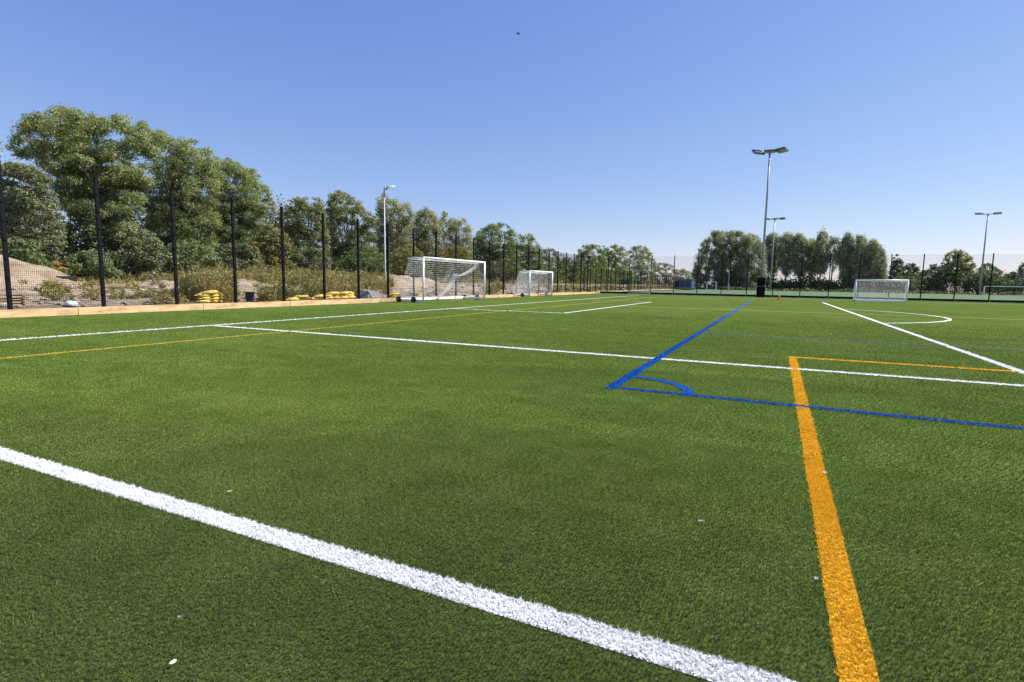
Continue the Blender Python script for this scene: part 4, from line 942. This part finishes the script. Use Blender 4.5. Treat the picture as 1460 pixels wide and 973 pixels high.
wpatch(425, 560, -28, -22.4, 110, .4, 1.2); wpatch(290, 560, -36, -26, 230, .4, 1.2, 12); wpatch(230, 290, -36, -31, 30, .3, .8, 12); wpatch(60, 100, -26, -22.6, 10, .12, .35)
wpatch(690, 722, -26, -21.5, 20, .4, 1.1); wpatch(560, 840, -44, -32, 120, .4, 1.0, 12); wpatch(120, 250, -39, -36, 40, .3, .7, 10); wpatch(740, 838, -26, -21.5, 60, .2, .6, 10)
wpatch(110, 300, -34, -23, 90, .10, .32, 9); wpatch(330, 400, -34, -23, 40, .12, .4, 9)
weeds('weeds', spots, L_weed, 8)
spots = []; wpatch(262, 330, -25.5, -22.2, 20, .5, 1.1); wpatch(380, 560, -27, -22, 50, .3, .7); wpatch(260, 560, -37, -30, 60, .3, .7, 10); wpatch(20, 100, -26, -22.6, 6, .12, .3)
weeds('green_weeds', spots, L_yell, 9)

# ---------------------------------------------------------------- small things
def dry_leaf(u, v, L, W, rz, label, mat=M_leafdry):
    p = G(u, v, .018); mb = MB()
    V = [(-L/2, 0, .002), (-L*.2, W*.5, .004), (L*.25, W*.42, .006), (L/2, 0, .003), (L*.25, -W*.42, .001), (-L*.2, -W*.5, .0), (-L*.2, 0, -.002), (L*.25, 0, .0)]
    mb.add(V, [(0, 6, 1), (1, 6, 7, 2), (2, 7, 3), (0, 5, 6), (5, 4, 7, 6), (4, 3, 7)])
    top_ = len(mb.v); mb.add([(a, b_, c_-.0015) for a, b_, c_ in V], [(1, 6, 0), (2, 7, 6, 1), (3, 7, 2), (6, 5, 0), (6, 7, 4, 5), (7, 3, 4)])
    o = mb.build('fallen_leaf', mat, None, (p.x, p.y, .019)); o.rotation_euler = (.1, -.1, rz); tag(o, label, 'leaf', 'fallen leaves and scraps on the turf')
M_chip = simple('white_scrap', (.78, .78, .74), .7)
dry_leaf(247, 945, .021, .009, 1.2, 'white scrap on the turf at the bottom left below the white line', M_chip)
dry_leaf(328, 701, .032, .010, .5, 'small pale curled leaf on the turf above the white line at the left')
dry_leaf(258, 880, .028, .006, .2, 'thin beige leaf on the turf between the white scrap and the white line')
dry_leaf(1000, 743, .038, .008, .3, 'thin pale leaf lying flat on the turf left of the orange line')
dry_leaf(1177, 674, .034, .016, -.8, 'whitish scrap beside the right edge of the orange line', M_chip)
dry_leaf(1164, 825, .016, .010, .1, 'tiny pale crumb on the turf just left of the orange line', M_chip)
bd = on_plane(739, 48.5, Vector((fwd0.x*42, fwd0.y*42, 0))); b = MB()
b.tube([(-.14, 0, 0), (-.06, 0, .01), (.04, 0, .01), (.12, 0, .02), (.16, 0, .015)], [.01, .035, .04, .022, .004], 8)
b.add([(-.03, .02, .02), (.05, .02, .02), (.02, .17, .07), (-.03, .30, .03), (-.06, .15, .06)], [(0, 1, 2, 4), (2, 3, 4)])
b.add([(-.03, -.02, .02), (.05, -.02, .02), (.02, -.17, .07), (-.03, -.30, .03), (-.06, -.15, .06)], [(4, 2, 1, 0), (4, 3, 2)])
b.add([(-.12, -.02, 0), (-.12, .02, 0), (-.22, .04, 0), (-.22, -.04, 0)], [(0, 1, 2, 3)])
tag(b.build('bird', M_bird, None, bd), 'tiny dark bird flying high in the clear blue sky', 'bird')
